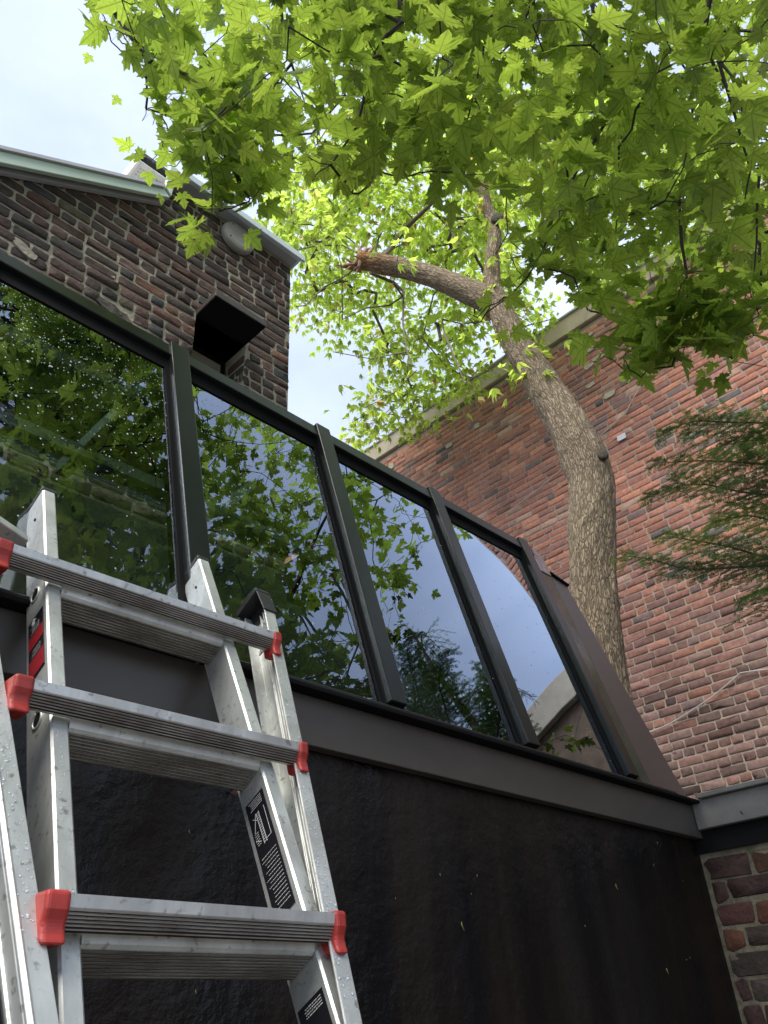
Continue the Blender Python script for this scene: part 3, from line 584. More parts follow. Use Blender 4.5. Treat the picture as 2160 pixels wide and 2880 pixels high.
# left outer rail: mirror channel opening right; seen side is its web with ribs
A, B = lp(xol_(zbx), zbx, 0, Y0o), lp(xol_(zo_top), zo_top, 0, Y0o); mb = MB()
prof = [(0, 0), (-WO * .82, 0), (-WO * .90, -.002), (-WO, .001), (-WO * 1.06, .003), (-WO * 1.0, .006), (-WO * 1.06, .009), (-WO, .012), (-WO, DO * .42), (-WO - .003, DO * .44), (-WO - .003, DO * .50), (-WO, DO * .52), (-WO, DO), (0, DO), (0, DO - .004), (-WO + .004, DO - .004), (-WO + .004, .004), (0, .004)]
mb.sweep(A, B, (1, 0, 0), -LN, prof); oll = build('side_rail', mb, m_alu, ld, bevel=.0012)
# top caps of the outer rails (inverted rubber feet)
for xf, nm, par, sg in ((lambda z: xor_(z) - WO, 'r', orr, 1), (lambda z: xol_(z) - WO, 'l', oll, -1)):
    A = lp(xf(zo_top - .05), zo_top - .05, 0, Y0o); mb = MB(); e_ = .004
    mb.frame_box(A, (1, 0, 0), LU, -LN, (-e_, WO + e_), (0, .062), (-e_, 0))          # front lip
    mb.frame_box(A, (1, 0, 0), LU, -LN, (-e_, WO + e_), (-.008, .058), (DO, DO + e_))          # back lip
    x_ = WO if sg > 0 else -e_
    mb.frame_box(A, (1, 0, 0), LU, -LN, (x_, x_ + e_), (-.006, .060), (0.0002, DO - .0002))
    pr = []
    for k in range(9):
        t_ = k / 8; pr.append(A + LU * (.0625 + .016 * math.sin(math.pi * (.25 + .6 * t_))) + -LN * (-e_ + (DO + 2 * e_) * t_))
    pr += [A + LU * .0585 + -LN * (DO + e_), A + LU * .0625 + -LN * (-e_)]
    mb.prism([p + np.array([-e_, 0, 0]) for p in pr], (WO + 2 * e_, 0, 0)); build('rubber_foot', mb, m_black, par, bevel=.002)
# curved gusset inside the right channel and brace end on the left
mb = MB(); q = []
A = lp(xor_(.69) - WO, .69, 0, Y0o)
for k in range(8):
    a = k / 7 * math.pi / 2; q.append(A + LU * (.062 * math.sin(a)) - LN * (.055 - .050 * math.sin(a) ** 1.0 * .9) + np.array([.012, 0, 0]))
q += [A + LU * .0 - LN * .010 + np.array([.012, 0, 0])]
mb.prism(q, (.003, 0, 0)); build('gusset', mb, m_alu, orr)
p1, p2 = at_d(-60, 1418, 1.45), at_d(78, 1512, 1.47)
mb = MB(); mb.sweep(p1, p2, -LN, LU, [(-.002, -.012), (.05, -.010), (.05, .004), (-.002, .006)]); build('brace', mb, m_alu, oll, bevel=.002)
# outer rungs
def ribbed(P1, P2, B1, n, t):
    """groove profile points between P1 and P2 (2d)"""
    out = []
    for k in range(n):
        a = k / n; b_ = (k + .42) / n; c_ = (k + .5) / n; d_ = (k + .92) / n
        nrm = np.array(B1)
        for f_, dd in ((a, 0), (b_, 0), (c_, t), (d_, t)): out.append(tuple(np.array(P1) * (1 - f_) + np.array(P2) * f_ + nrm * dd))
    out.append(tuple(P2)); return out
def outer_rung(z, xL, xR):
    O = np.array([0, .785 + LS * z, z])                 # crease point
    prof = [(.0, .0135), (.001, .001)] + ribbed((.0015, 0), (.010, -.021), (.9, .45), 6, .0020) + [(.028, -.017), (.028, .0135)]
    prof = [(y, zz) for y, zz in prof]
    mb = MB(); mb.sweep(O + np.array([xL, 0, 0]), O + np.array([xR, 0, 0]), (0, 1, 0), (0, 0, 1), prof); o = build('rung', mb, m_alu, ld)
    gb = MB(); gv = MB()   # grimy tread insert just proud of the ribs' valleys
    P = ribbed((.0012, -.0008), (.0098, -.0212), (.9, .45), 6, .0020)
    for k in range(0, len(P) - 1):
        a, b_ = P[k], P[k + 1]
        (gb if k % 4 == 0 else gv).add([O + np.array([xL + .002, a[0] - .0003, a[1]]), O + np.array([xR - .002, a[0] - .0003, a[1]]), O + np.array([xR - .002, b_[0] - .0003, b_[1]]), O + np.array([xL + .002, b_[0] - .0003, b_[1]])], [(0, 1, 2, 3)])
    build('tread', gb, m_alu2, o); tag(build('tread_grooves', gv, m_groove, o), kind='stuff')
    for x0, x1 in ((xL - .024, xL + .003), (xR - .005, xR + .014)):
        cb = MB(); q = [(-.003, .0165), (-.004, -.002), (.0005, -.016), (-.002, -.024), (-.0075, -.034), (.030, -.034), (.045, .0165)]
        cb.sweep(O + np.array([x0, 0, 0]), O + np.array([x1, 0, 0]), (0, 1, 0), (0, 0, 1), q); build('end_cap', cb, m_red, o, bevel=.005, seg=3)
zr = [.667, .402, .130]
sc_y = lambda z: .785 + LS * z
outer_rung(zr[0], .322 * sc_y(zr[0]), .778 * sc_y(zr[0]))
outer_rung(zr[1], .386 * sc_y(zr[1]), .836 * sc_y(zr[1]))
outer_rung(zr[2], .478 * sc_y(zr[2]), .909 * sc_y(zr[2]))
def inner_rung(z):
    x0, x1 = xin_l(z) + WI + .001, xin_r(z) - .001
    O = np.array([0, .823 + LS * z, z]) - LN * .004
    prof = [(.002, .028), (-.001, .018), (0, .004), (.003, 0)] + ribbed((.004, -.001), (.042, -.024), (.5, .85), 8, .0024) + [(.052, -.012), (.045, .028), (.02, .034)]
    mb = MB(); mb.sweep(O + np.array([x0, 0, 0]), O + np.array([x1, 0, 0]), (0, 1, 0), (0, 0, 1), prof); o = build('rung', mb, m_alu, ld)
    P = ribbed((.004, -.0018), (.042, -.0248), (.5, .85), 8, .0024); gb = MB(); gv = MB()
    for k in range(len(P) - 1):
        a, b_ = P[k], P[k + 1]
        (gb if k % 4 == 0 else gv).add([O + np.array([x0 + .001, a[0], a[1] - .0003]), O + np.array([x1 - .001, a[0], a[1] - .0003]), O + np.array([x1 - .001, b_[0], b_[1] - .0003]), O + np.array([x0 + .001, b_[0], b_[1] - .0003])], [(0, 1, 2, 3)])
    build('tread', gb, m_alu2, o); tag(build('tread_grooves', gv, m_groove, o), kind='stuff')
for z in (.634, .3695, .0995, -.17, -.44, -.71, -.98): inner_rung(z)
# stickers
def sticker(par, xf, zc, zlen, depth0, depth1, items, m_=m_label):
    """black label on the left (outer/inner) face of a rail; items drawn in unit coordinates (u across depth, v up)"""
    A = lp(xf(zc), zc, 0, .823); B_ = lp(xf(zc + zlen), zc + zlen, 0, .823); ax_ = B_ - A; Ln = np.linalg.norm(ax_); ax_ /= Ln
    mb = MB(); mb.frame_box(A + np.array([-.0011, 0, 0]), -LN, ax_, (-1, 0, 0), (depth0, depth1), (0, Ln), (0, .0004)); o = build('sticker', mb, m_, par)
    for mm, quads in items.items():
        mb = MB()
        for quad in quads:
            if mm == 'r' and len(mb.v): build('print', mb, m_labred, o); mb = MB()
            pts = [A + np.array([-.0018, 0, 0]) - LN * (depth0 + (depth1 - depth0) * u) + ax_ * v * Ln for u, v in quad]; mb.prism(pts, (-.0003, 0, 0))
        build('print', mb, {'w': m_white, 'r': m_labred, 'R': m_red}[mm], o)
    return o
def line(u0, v0, u1, v1, w_, asp):
    dx, dy = (u1 - u0), (v1 - v0) * asp; l_ = math.hypot(dx, dy) + 1e-9; nx, ny = -dy / l_ * w_ / 2, dx / l_ * w_ / 2 / asp
    return [(u0 - nx, v0 - ny), (u1 - nx, v1 - ny), (u1 + nx, v1 + ny), (u0 + nx, v0 + ny)]
R_ = random.Random(4)
def textblock(u0, u1, v0, v1, n, asp, w_=.018):
    out = []
    for k in range(n):
        v = v1 - (v1 - v0) * (k + .5) / n; u = u0; end = u1 - R_.random() * (u1 - u0) * .25
        while u < end:
            l_ = R_.uniform(.04, .13); out.append(line(u, v, min(u + l_, end), v, w_, asp)); u += l_ + .025
    return out
def ladder_draw(u0, v0, u1, v1, n, w_, asp, half=.07):
    dx, dy = (u1 - u0), (v1 - v0) * asp; l_ = math.hypot(dx, dy); nx, ny = -dy / l_ * half, dx / l_ * half / asp; out = []
    out.append(line(u0 - nx, v0 - ny, u1 - nx, v1 - ny, w_, asp)); out.append(line(u0 + nx, v0 + ny, u1 + nx, v1 + ny, w_, asp))
    for k in range(n):
        t_ = (k + .5) / n; a, b_ = u0 + (u1 - u0) * t_, v0 + (v1 - v0) * t_; out.append(line(a - nx, b_ - ny, a + nx, b_ + ny, w_, asp))
    return out
asp = 4.0
it = {'w': textblock(.15, .9, .90, .985, 5, asp) + ladder_draw(.48, .58, .52, .86, 13, .02, asp) + [line(.62, .86, .85, .72, .02, asp), line(.6, .8, .8, .84, .02, asp), line(.15, .60, .15, .86, .015, asp), line(.15, .60, .40, .60, .015, asp), line(.66, .62, .9, .66, .02, asp)]
      + textblock(.70, .92, .60, .72, 6, asp) + textblock(.1, .92, .05, .50, 15, asp, .014), 'R': [[(.6, 0.002), (1, .002), (1, .05)]]}
sticker(ir, xin_r, .170, .172, .010, .056, it)
it2 = {'w': textblock(.1, .92, .88, .97, 4, 2.6) + ladder_draw(.25, .55, .62, .12, 9, .022, 2.6, .07) + ladder_draw(.62, .78, .66, .15, 9, .022, 2.6, .06) + textblock(.75, .95, .2, .5, 8, 2.6)}
sticker(ir, xin_r, -.065, .13, .008, .060, it2)
it3 = {'w': [[(.42, .93), (.62, .99), (.82, .93), (.70, .93), (.70, .87), (.54, .87), (.54, .93)]] + textblock(.25, .85, .74, .86, 5, 4) + textblock(.2, .8, .33, .45, 4, 4),
       'r': [[(.02, .5), (.98, .50), (.98, .72), (.02, .72)], [(.02, .02), (.98, .02), (.98, .31), (.02, .31)]]}
sticker(il, xin_l, .485, .120, .010, .056, it3)
it4 = {'w': [line(.2, .5, .8, .5, .03, 2), line(.25, .38, .7, .38, .03, 2), line(.25, .3, .6, .3, .03, 2)]}
A = None
def xoll(z): return xol_(z) - WO - .0035
sticker(oll, xoll, -.045, .12, .020, .060, it4)
# water drops on the metal
mb = MB(); rng = np.random.default_rng(9)
Vd = []; cnt = 0; cc = []; rr = []
for k in range(420):
    z = rng.uniform(-.02, .62); x = xor_(z) - WO * rng.uniform(.1, .9); cc.append(lp(x, z, -.0003, Y0o)); rr.append(rng.lognormal(math.log(.0009), .35))
for k in range(120):
    z = rng.uniform(-.05, .85); x = xin_l(z) + WI * rng.uniform(.1, .9); cc.append(lp(x, z, -.0003, .823)); rr.append(rng.lognormal(math.log(.0008), .3))
for k in range(120):
    z = rng.uniform(.1, .5); x = xol_(z) - WO * rng.uniform(.1, .8); cc.append(lp(x, z, -.0003, Y0o)); rr.append(rng.lognormal(math.log(.0009), .3))
cc = np.array(cc); rr = np.array(rr)
Vd = cc[:, None, :] + rr[:, None, None] * (tv[None, :, 0:1] * np.array([1, 0, 0]) + tv[None, :, 1:2] * LU * 1.2 + tv[None, :, 2:3] * LN * .7)
Fd = (tf[None] + (np.arange(len(cc)) * len(tv))[:, None, None]).reshape(-1, 3)
tag(arrays('raindrops', Vd.reshape(-1, 3), Fd, m_drop, ld, smooth=True), kind='stuff')

# ================================================================ FOLIAGE helpers
def half_leaf():
    r_ = [(.10, -.07), (.20, -.15), (.25, -.07), (.43, -.11), (.33, .02), (.36, .09), (.52, .12), (.53, .21), (.72, .35), (.52, .36), (.47, .47), (.39, .39), (.24, .36), (.25, .50), (.37, .62), (.22, .65), (.17, .80)]
    pts = [(0, 0)] + r_ + [(0, 1.02)] + [(-x, y) for x, y in r_[::-1]]
    return np.array(pts)
OUT = half_leaf()
def maple_template(rng):
    o = OUT * .78 * (1 + rng.normal(size=OUT.shape) * .02); c = np.array([[0, .20]]); P = np.vstack([c, o])
    r = np.hypot(P[:, 0], P[:, 1] - .2); ang = np.arctan2(P[:, 0], P[:, 1] - .2)
    z = -rng.uniform(.05, .5) * r ** 2 + .06 * np.cos(ang * 5) * r + rng.normal() * .12 * P[:, 0] + rng.uniform(0, .35) * np.abs(P[:, 0]) ** 1.5
    V = np.column_stack([P[:, 0], P[:, 1], z]); n = len(o)
    F = np.array([(0, 1 + k, 1 + (k + 1) % n) for k in range(n)]); return V, F
def lance_template():
    P = np.array([(0, 0, 0), (.16, .25, -.02), (.20, .5, -.05), (.08, .62, -.08), (0, 1, -.16), (-.10, .62, -.08), (-.19, .45, -.05), (-.15, .22, -.02)])
    F = np.array([(0, k, k + 1) for k in range(1, 7)]); return P, F
def place(T, F, pos, tip, nrm, size, col):
    tip = tip / np.linalg.norm(tip, axis=1, keepdims=True); nrm = nrm - (nrm * tip).sum(1, keepdims=True) * tip; nrm /= np.linalg.norm(nrm, axis=1, keepdims=True)
    sd = np.cross(tip, nrm)
    V = pos[:, None, :] + size[:, None, None] * (T[None, :, 0:1] * sd[:, None, :] + T[None, :, 1:2] * tip[:, None, :] + T[None, :, 2:3] * nrm[:, None, :])
    n = len(pos); Ff = (F[None] + (np.arange(n) * len(T))[:, None, None]).reshape(-1, 3)
    return V.reshape(-1, 3), Ff, np.repeat(col, len(T), 0)
def merge(parts):
    V, F, Cc = [], [], []; b = 0
    for v, f, c in parts: V.append(v); F.append(f + b); Cc.append(c); b += len(v)
    return np.vstack(V), np.vstack(F), np.vstack(Cc)
def skeleton(nodes, roots, bias=1.0):
    """connect nodes to a growing tree; returns parent index (roots have -1)"""
    n = len(nodes); P = np.vstack([roots, nodes]); m = len(P); nr = len(roots)
    par = np.full(m, -1); done = np.zeros(m, bool); done[:nr] = True
    plen = np.zeros(m); best = np.full(m, 1e9); bi = np.zeros(m, int)
    for r in range(nr):
        d_ = np.linalg.norm(P - P[r], axis=1); k = d_ < best; best[k] = d_[k]; bi[k] = r
    for _ in range(n):
        c = np.where(done, 1e9, best); i = int(np.argmin(c)); done[i] = True; par[i] = bi[i]; plen[i] = plen[bi[i]] + np.linalg.norm(P[i] - P[bi[i]])
        d_ = np.linalg.norm(P - P[i], axis=1) + .22 * bias * plen[i] * .35; k = (~done) & (d_ < best); best[k] = d_[k]; bi[k] = i
    return P, par
def limb_mesh(P, par, nr, r0, rmax, rng, expo=.5):
    m = len(P); cnt = np.ones(m); depth = np.zeros(m, int)
    order = []; ch = {i: [] for i in range(m)}
    for i in range(m):
        if par[i] >= 0: ch[par[i]].append(i)
    st = [i for i in range(m) if par[i] < 0]
    while st: i = st.pop(); order.append(i); st += ch[i]
    for i in order[::-1]:
        if par[i] >= 0: cnt[par[i]] += cnt[i]
    rad_ = np.minimum(r0 * cnt ** expo, rmax); mb = MB()
    for i in order:
        p = par[i]
        if p < 0: continue
        a, b_ = P[p], P[i]; L_ = np.linalg.norm(b_ - a)
        mid = (a + b_) / 2 + rng.normal(size=3) * L_ * .07 + np.array([0, 0, .04 * L_])
        ra = min(rad_[p], rad_[i] * 1.6)
        mb.tube([a, mid, b_], [ra, (ra + rad_[i]) / 2, rad_[i]], 5 if rad_[i] > .004 else 4)
    return mb, rad_, ch
def D2(l): return [(x * 1.302, y * 1.302) for x, y in l]
RWX = XR - .25
# ================================================================ NEAR MAPLE
rng = np.random.default_rng(2024)
mp_ = thing('maple_tree', (3.1, -3.4, -1.5), 'near maple whose broad lobed bright green leaves hang across the top of the view', 'tree')
CAN = D2([(190, -60), (190, 0), (205, 28), (255, 90), (300, 150), (330, 225), (318, 290), (330, 345), (350, 385), (395, 380), (440, 440), (415, 470), (410, 500), (445, 515), (490, 470), (545, 445), (600, 400), (640, 380), (690, 400), (770, 430), (800, 400), (860, 400), (900, 370), (1000, 395), (1040, 415), (1090, 420), (1130, 470), (1115, 540), (1100, 590), (1090, 620), (1115, 640), (1150, 600), (1200, 580), (1230, 620), (1275, 680), (1330, 690), (1345, 740), (1350, 800), (1430, 820), (1460, 770), (1560, 760), (1590, 800), (1610, 760), (1659, 690), (1720, 690), (1760, -60)])
# mirror space: where the reflections of the panes show open sky
SKYREF = D2([(900, 1200), (930, 1120), (980, 1160), (1030, 1180), (1060, 1230), (1110, 1250), (1170, 1310), (1260, 1400), (1240, 1480), (1080, 1640), (960, 1590), (880, 1560), (900, 1480), (960, 1420), (940, 1340), (930, 1270)])
def mirror(P):
    d_ = (P - B0) @ NRM; return P - 2 * d_[:, None] * NRM
def canopy_ok(P, margin_in=True):
    x, y, z = project(P)
    infr = (z > .1) & (x > -150) & (x < 2310) & (y > -150) & (y < 3030)
    ok = ~infr | inside(x, y, CAN)
    x2, y2, z2 = project(mirror(P)); front = ((P - B0) @ NRM) > 0
    ok &= ~((z2 > .1) & front & inside(x2, y2, SKYREF))
    ok &= P[:, 0] < RWX
    ok &= ~((P[:, 1] > 1.9) & (P[:, 0] < 2.1) & (P[:, 2] < 3.9))    # clear of the house
    ok &= ~((P[:, 0] > 5.6) & (P[:, 1] < .3) )
    ok &= ((P - B0) @ NRM) > .3
    return ok
# in-view nodes: spread by image position so that the layer is even
def in_view_nodes(n, dlo, dhi, poly, seed):
    r = np.random.default_rng(seed); out = []
    poly_ = np.array(poly); lo, hi = poly_.min(0), poly_.max(0)
    while len(out) < n:
        q = r.uniform(lo, hi); 
        if not inside(np.array([q[0]]), np.array([q[1]]), poly_)[0]: continue
        out.append((q[0], q[1], r.uniform(dlo, dhi)))
    return np.array([at_d(*o) for o in out])
nv = []
for sd_, cnt, lo_, hi_ in ((1, 165, 2.4, 3.4), (2, 215, 3.2, 4.8), (3, 240, 4.6, 6.6)):
    nv.append(in_view_nodes(cnt, lo_, hi_, CAN, sd_))
LOBES = [(205, 8, 3.9), (260, 60, 3.9), (300, 100, 3.8), (240, 90, 3.8), (300, 140, 3.8), (330, 130, 3.9), (335, 200, 3.7), (370, 220, 3.8), (330, 270, 3.7), (360, 250, 3.8), (350, 320, 3.6), (375, 300, 3.7), (400, 270, 3.7), (395, 340, 3.5), (420, 370, 3.4), (460, 400, 3.2), (500, 380, 3.2), (540, 390, 3.1), (215, 20, 3.8), (230, 60, 3.8), (270, 120, 3.8), (350, 180, 3.7), (335, 250, 3.7), (350, 300, 3.6), (345, 355, 3.5), (380, 360, 3.5), (430, 490, 2.75), (440, 455, 2.75), (425, 500, 2.7), (470, 460, 2.75), (500, 450, 2.8), (540, 430, 2.8), (560, 410, 2.8), (480, 420, 2.85), (520, 400, 2.85), (620, 375, 3.0), (760, 405, 2.7), (790, 370, 2.7), (870, 385, 2.8), (940, 370, 2.8), (1000, 385, 2.7), (1060, 410, 2.7),
         (1100, 545, 2.8), (1040, 695, 2.7), (1062, 655, 2.7), (1025, 700, 2.7), (1010, 685, 2.7), (1180, 580, 2.8), (1270, 670, 2.8), (1400, 800, 2.6), (1370, 750, 2.6), (1345, 770, 2.6), (1430, 780, 2.6), (1480, 750, 2.6), (1570, 770, 2.6), (1600, 735, 2.6), (1640, 680, 2.6), (1550, 740, 2.6), (1310, 680, 2.7), (1240, 600, 2.8), (1450, 700, 2.6), (1500, 690, 2.6), (1385, 815, 2.6), (1360, 800, 2.6)]
LB = np.array([at_d(x * 1.302 + a_, y * 1.302 + b_, d_ + c_) for x, y, d_ in LOBES for a_, b_, c_ in ((0, 0, 0), (rng.normal() * 22, -abs(rng.normal()) * 25, .12))])
nv = np.vstack(nv + [LB])
# the lower right fringe hangs nearer and lower; the left fringe stays higher
vol = rng.uniform((-1.6, -4.2, 2.0), (5.6, 1.6, 5.2), (1500, 3)); x, y, z = project(vol)
off = ~((z > .1) & (x > -60) & (x < 2220) & (y > -60) & (y < 2940)); vol = vol[off]
keep = (vol[:, 1] < 1.2) & (np.hypot(vol[:, 0] - 1.8, vol[:, 1] + 1.0) < 4.2)
v2 = rng.uniform((-4.6, -2.6, 2.3), (-.2, 2.0, 5.0), (700, 3)); x, y, z = project(v2); v2 = v2[~((z > .1) & (x > -60) & (x < 2220) & (y > -60) & (y < 2940))][:300]  # unseen crown added toward the sun to shade ladder, house and lean-to
v3 = []; r9 = np.random.default_rng(55)
while len(v3) < 330:          # unseen crown layer added to darken what the two left panes mirror
    q = (r9.uniform(0, 1060), r9.uniform(780, 2020)); d_ = ray(*q); d_ = d_ / np.linalg.norm(d_); t_ = (B0 @ NRM) / (d_ @ NRM); hit = d_ * t_
    if not (.3 < hit[0] < 1.95 and .66 < hit[2] < 1.7): continue
    if inside(np.array([q[0]]), np.array([q[1]]), SKYREF)[0]: continue
    rf = d_ - 2 * (d_ @ NRM) * NRM; P_ = hit + rf * r9.uniform(1.3, 3.6); X, Y, Z = project(P_[None])
    if Z[0] > 0 and -60 < X[0] < 2220 and -60 < Y[0] < 2940: continue
    if noise.noise(Vector(P_ * 1.6)) < -.12: continue
    v3.append(P_)
vol = np.vstack([vol[keep][:640], v2, np.array(v3)])
nodes = np.vstack([nv, vol]); nodes = nodes[canopy_ok(nodes) | (np.arange(len(nodes)) >= len(nv) - len(LB)) & (np.arange(len(nodes)) < len(nv))]
trunk_pts = np.array([(3.1, -3.4, -1.5), (3.08, -3.35, 0), (3.0, -3.2, 1.2), (2.85, -2.9, 2.2), (2.7, -2.4, 3.2), (2.6, -1.7, 4.1)])
forks = [[(2.85, -2.9, 2.2), (2.0, -2.2, 3.1), (1.2, -1.2, 3.9), (.7, .1, 4.5), (.6, 1.3, 4.6)], [(2.7, -2.4, 3.2), (3.3, -1.3, 3.9), (3.7, -.3, 4.4), (3.8, .6, 4.9)], [(2.6, -1.7, 4.1), (2.5, -.6, 4.7), (2.3, .6, 5.0), (2.3, 1.9, 5.2)], [(2.85, -2.9, 2.2), (4.2, -3.0, 3.3), (5.2, -2.4, 4.0)], [(2.0, -2.2, 3.1), (.6, -2.6, 3.6), (-.6, -2.3, 4.0)]]
roots = np.vstack([np.array(trunk_pts[3:])] + [np.array(f)[1:] for f in forks])
# hand-laid boughs seen in the photograph (source pixels, distance)
boughs = [[(777, -60, 3.9), (800, 100, 3.8), (820, 179, 3.75), (838, 232, 3.7), (856, 285, 3.65)], [(820, 179, 3.75), (770, 240, 3.7), (690, 302, 3.7), (611, 358, 3.65), (545, 398, 3.6), (492, 431, 3.6)],
          [(770, 240, 3.7), (758, 300, 3.6), (744, 351, 3.5), (715, 405, 3.45), (690, 444, 3.4), (665, 500, 3.4), (644, 545, 3.4), (612, 600, 3.35)], [(1230, -50, 3.0), (1128, 66, 2.9), (1088, 99, 2.85), (1055, 152, 2.8), (1030, 250, 2.7), (1005, 351, 2.65), (965, 415, 2.6), (930, 464, 2.6)],
          [(1128, 66, 2.9), (1060, 30, 3.0), (960, 10, 3.1), (880, -60, 3.2)], [(1937, -60, 3.3), (1945, 20, 3.3), (1979, 104, 3.2), (2030, 180, 3.2), (2088, 249, 3.1), (2160, 332, 3.0)], [(1900, -60, 3.4), (1960, 60, 3.3), (2010, 190, 3.2), (2100, 330, 3.1), (2180, 420, 3.1)],
          [(1979, 104, 3.2), (1932, 176, 3.1), (1945, 260, 3.0), (1948, 342, 2.9), (1935, 410, 2.85), (1922, 472, 2.8), (1870, 565, 2.75)], [(1700, 350, 3.1), (1640, 450, 3.0), (1585, 550, 2.9), (1549, 648, 2.85), (1520, 720, 2.8), (1481, 783, 2.8), (1430, 835, 2.75), (1367, 881, 2.7)],
          [(1910, 560, 2.9), (1917, 684, 2.8), (1930, 760, 2.75), (1935, 829, 2.7), (1932, 892, 2.65), (1906, 980, 2.6), (1880, 1020, 2.6)], [(2140, 440, 2.9), (2130, 560, 2.8), (2128, 680, 2.75), (2120, 780, 2.7)], [(2020, 170, 3.0), (2060, 300, 2.9), (2110, 480, 2.85), (2095, 560, 2.8)],
          [(1935, 829, 2.7), (2000, 900, 2.65), (2040, 960, 2.6), (2060, 1010, 2.6)], [(1350, 0, 3.3), (1366, 110, 3.2), (1340, 230, 3.1), (1310, 360, 3.05)], [(1500, 0, 3.5), (1450, 110, 3.4), (1360, 195, 3.3)], [(1660, -40, 3.3), (1672, 60, 3.2), (1668, 200, 3.1), (1672, 250, 3.1)],
          [(1906, 980, 2.6), (1890, 1030, 2.58), (1820, 1040, 2.6)], [(420, -60, 3.9), (470, 60, 3.8), (500, 120, 3.7), (470, 260, 3.7), (455, 330, 3.7)]]
bmb = MB(); bn = []
for bl_ in boughs:
    pts = [at_d(*q) for q in bl_]; k = len(pts); r0 = .0085 if bl_[0][1] < 0 else .006
    bmb.tube(pts, [max(.0022, r0 * (1 - .72 * i / (k - 1))) for i in range(k)], 6); bn += pts
bn = np.array(bn)
Pk, par = skeleton(nodes, np.vstack([roots, bn]), 1.0)
nr = len(roots) + len(bn)
lm, rd, ch = limb_mesh(Pk, par, nr, .0012, .022, rng, .42)
brng = np.random.default_rng(99)      # bare inner twigs over and behind the viewer, the ones the glass mirrors
for q_ in range(150):
    p = np.array([brng.uniform(-1.2, 4.2), brng.uniform(-3.6, .8), brng.uniform(2.3, 4.8)]); d_ = brng.normal(size=3); d_[2] = -abs(d_[2]) * .3; d_ /= np.linalg.norm(d_); ps = [p]
    for h_ in range(7):
        d_ = d_ + brng.normal(size=3) * .28; d_ /= np.linalg.norm(d_); ps.append(ps[-1] + d_ * .2)
    ps = np.array(ps); x, y, z = project(ps)
    if ((z > 0) & (x > -30) & (x < 2190) & (y > -30) & (y < 2910)).any() or not canopy_ok(ps).all(): continue
    lm.tube(ps, [.011 * (1 - i / 8) + .001 for i in range(8)], 5)
for f in forks:
    k = len(f); lm.tube(f, [.07 * (1 - .95 * i / (k - 1)) for i in range(k)], 8)
# link the hand-laid boughs back to the scaffold limbs
for bl_ in boughs:
    p = at_d(*bl_[0])
    if bl_[0][1] > 150: continue
    q = roots[np.argmin(np.linalg.norm(roots - p, axis=1))]
    lkp = np.array([q * (1 - t_) + p * t_ for t_ in np.linspace(0, .85, 9)]); x, y, z = project(lkp)
    if ((z > 0) & (x > -40) & (x < 2200) & (y > -40) & (y < 2920)).any(): continue
    lm.tube([q, q * .6 + p * .4 + np.array([.06, 0, .12]), q * .3 + p * .7 + np.array([-.05, .03, .08]), p], [.013, .011, .0095, .0085], 6)
lm.add(bmb.v, bmb.f)
build('branches', lm, m_twig, mp_)
mb = MB(); mb.tube(trunk_pts, [.2, .17, .15, .13, .11, .08], 16); build('trunk', mb, m_twig2, mp_)
# leaves
leafn = Pk[len(roots):]
T = [maple_template(rng) for _ in range(6)]
pos, tip, nrm, size, col = [], [], [], [], []
twg = MB()
for i, nd_ in enumerate(leafn):
    hand = i < len(bn)
    k = rng.integers(6, 11) if not hand else rng.integers(1, 5)
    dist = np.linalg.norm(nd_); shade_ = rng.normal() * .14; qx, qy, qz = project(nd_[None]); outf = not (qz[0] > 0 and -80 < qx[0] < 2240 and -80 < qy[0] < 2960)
    if outf: shade_ -= .70; k += 1  # leaves out of view get deep shade put into their colour
    for j in range(k):
        a = rng.uniform(0, 2 * math.pi); dr = rad(rng.uniform(5, 60)); t_ = np.array([math.cos(a) * math.cos(dr), math.sin(a) * math.cos(dr), -math.sin(dr)])
        pl = rng.uniform(.04, .13); st = nd_ + t_ * pl + np.array([0, 0, .02]) + rng.normal(size=3) * .025
        sz = rng.uniform(.048, .106) * (1.1 if dist < 3.0 else 1.0)
        if not canopy_ok((st + t_ * sz * .8)[None])[0] and rng.random() < .93: continue
        pos.append(st); tip.append(t_); nrm.append(np.array([0, 0, 1]) + rng.normal(size=3) * .38); size.append(sz)
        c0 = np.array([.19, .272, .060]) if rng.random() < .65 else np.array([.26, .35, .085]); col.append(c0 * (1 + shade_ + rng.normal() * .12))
        if dist < 5 and rng.random() < .6: twg.add([nd_ + np.array([.0006, 0, 0]), nd_ - np.array([.0006, 0, 0]), st + np.array([0, 0, .0006]), st - np.array([0, 0, .0006])], [(0, 2, 1), (0, 1, 3), (0, 3, 2), (1, 2, 3)])
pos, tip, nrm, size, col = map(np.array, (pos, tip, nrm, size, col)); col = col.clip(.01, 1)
parts = []; sel = rng.integers(0, 6, len(pos)); lfv = []
for k in range(6):
    m_ = sel == k; parts.append(place(T[k][0], T[k][1], pos[m_], tip[m_], nrm[m_], size[m_], col[m_])); lfv.append(np.tile(T[k][0], (m_.sum(), 1)))
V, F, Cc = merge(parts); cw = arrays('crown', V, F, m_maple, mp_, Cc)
la_ = cw.data.attributes.new('leaf', 'FLOAT_VECTOR', 'POINT'); la_.data.foreach_set('vector', np.vstack(lfv).astype(np.float32).ravel())
build('leaf_stalks', twg, mat('green stalk', (.10, .14, .03), .6), mp_)
print('maple leaves', len(pos))

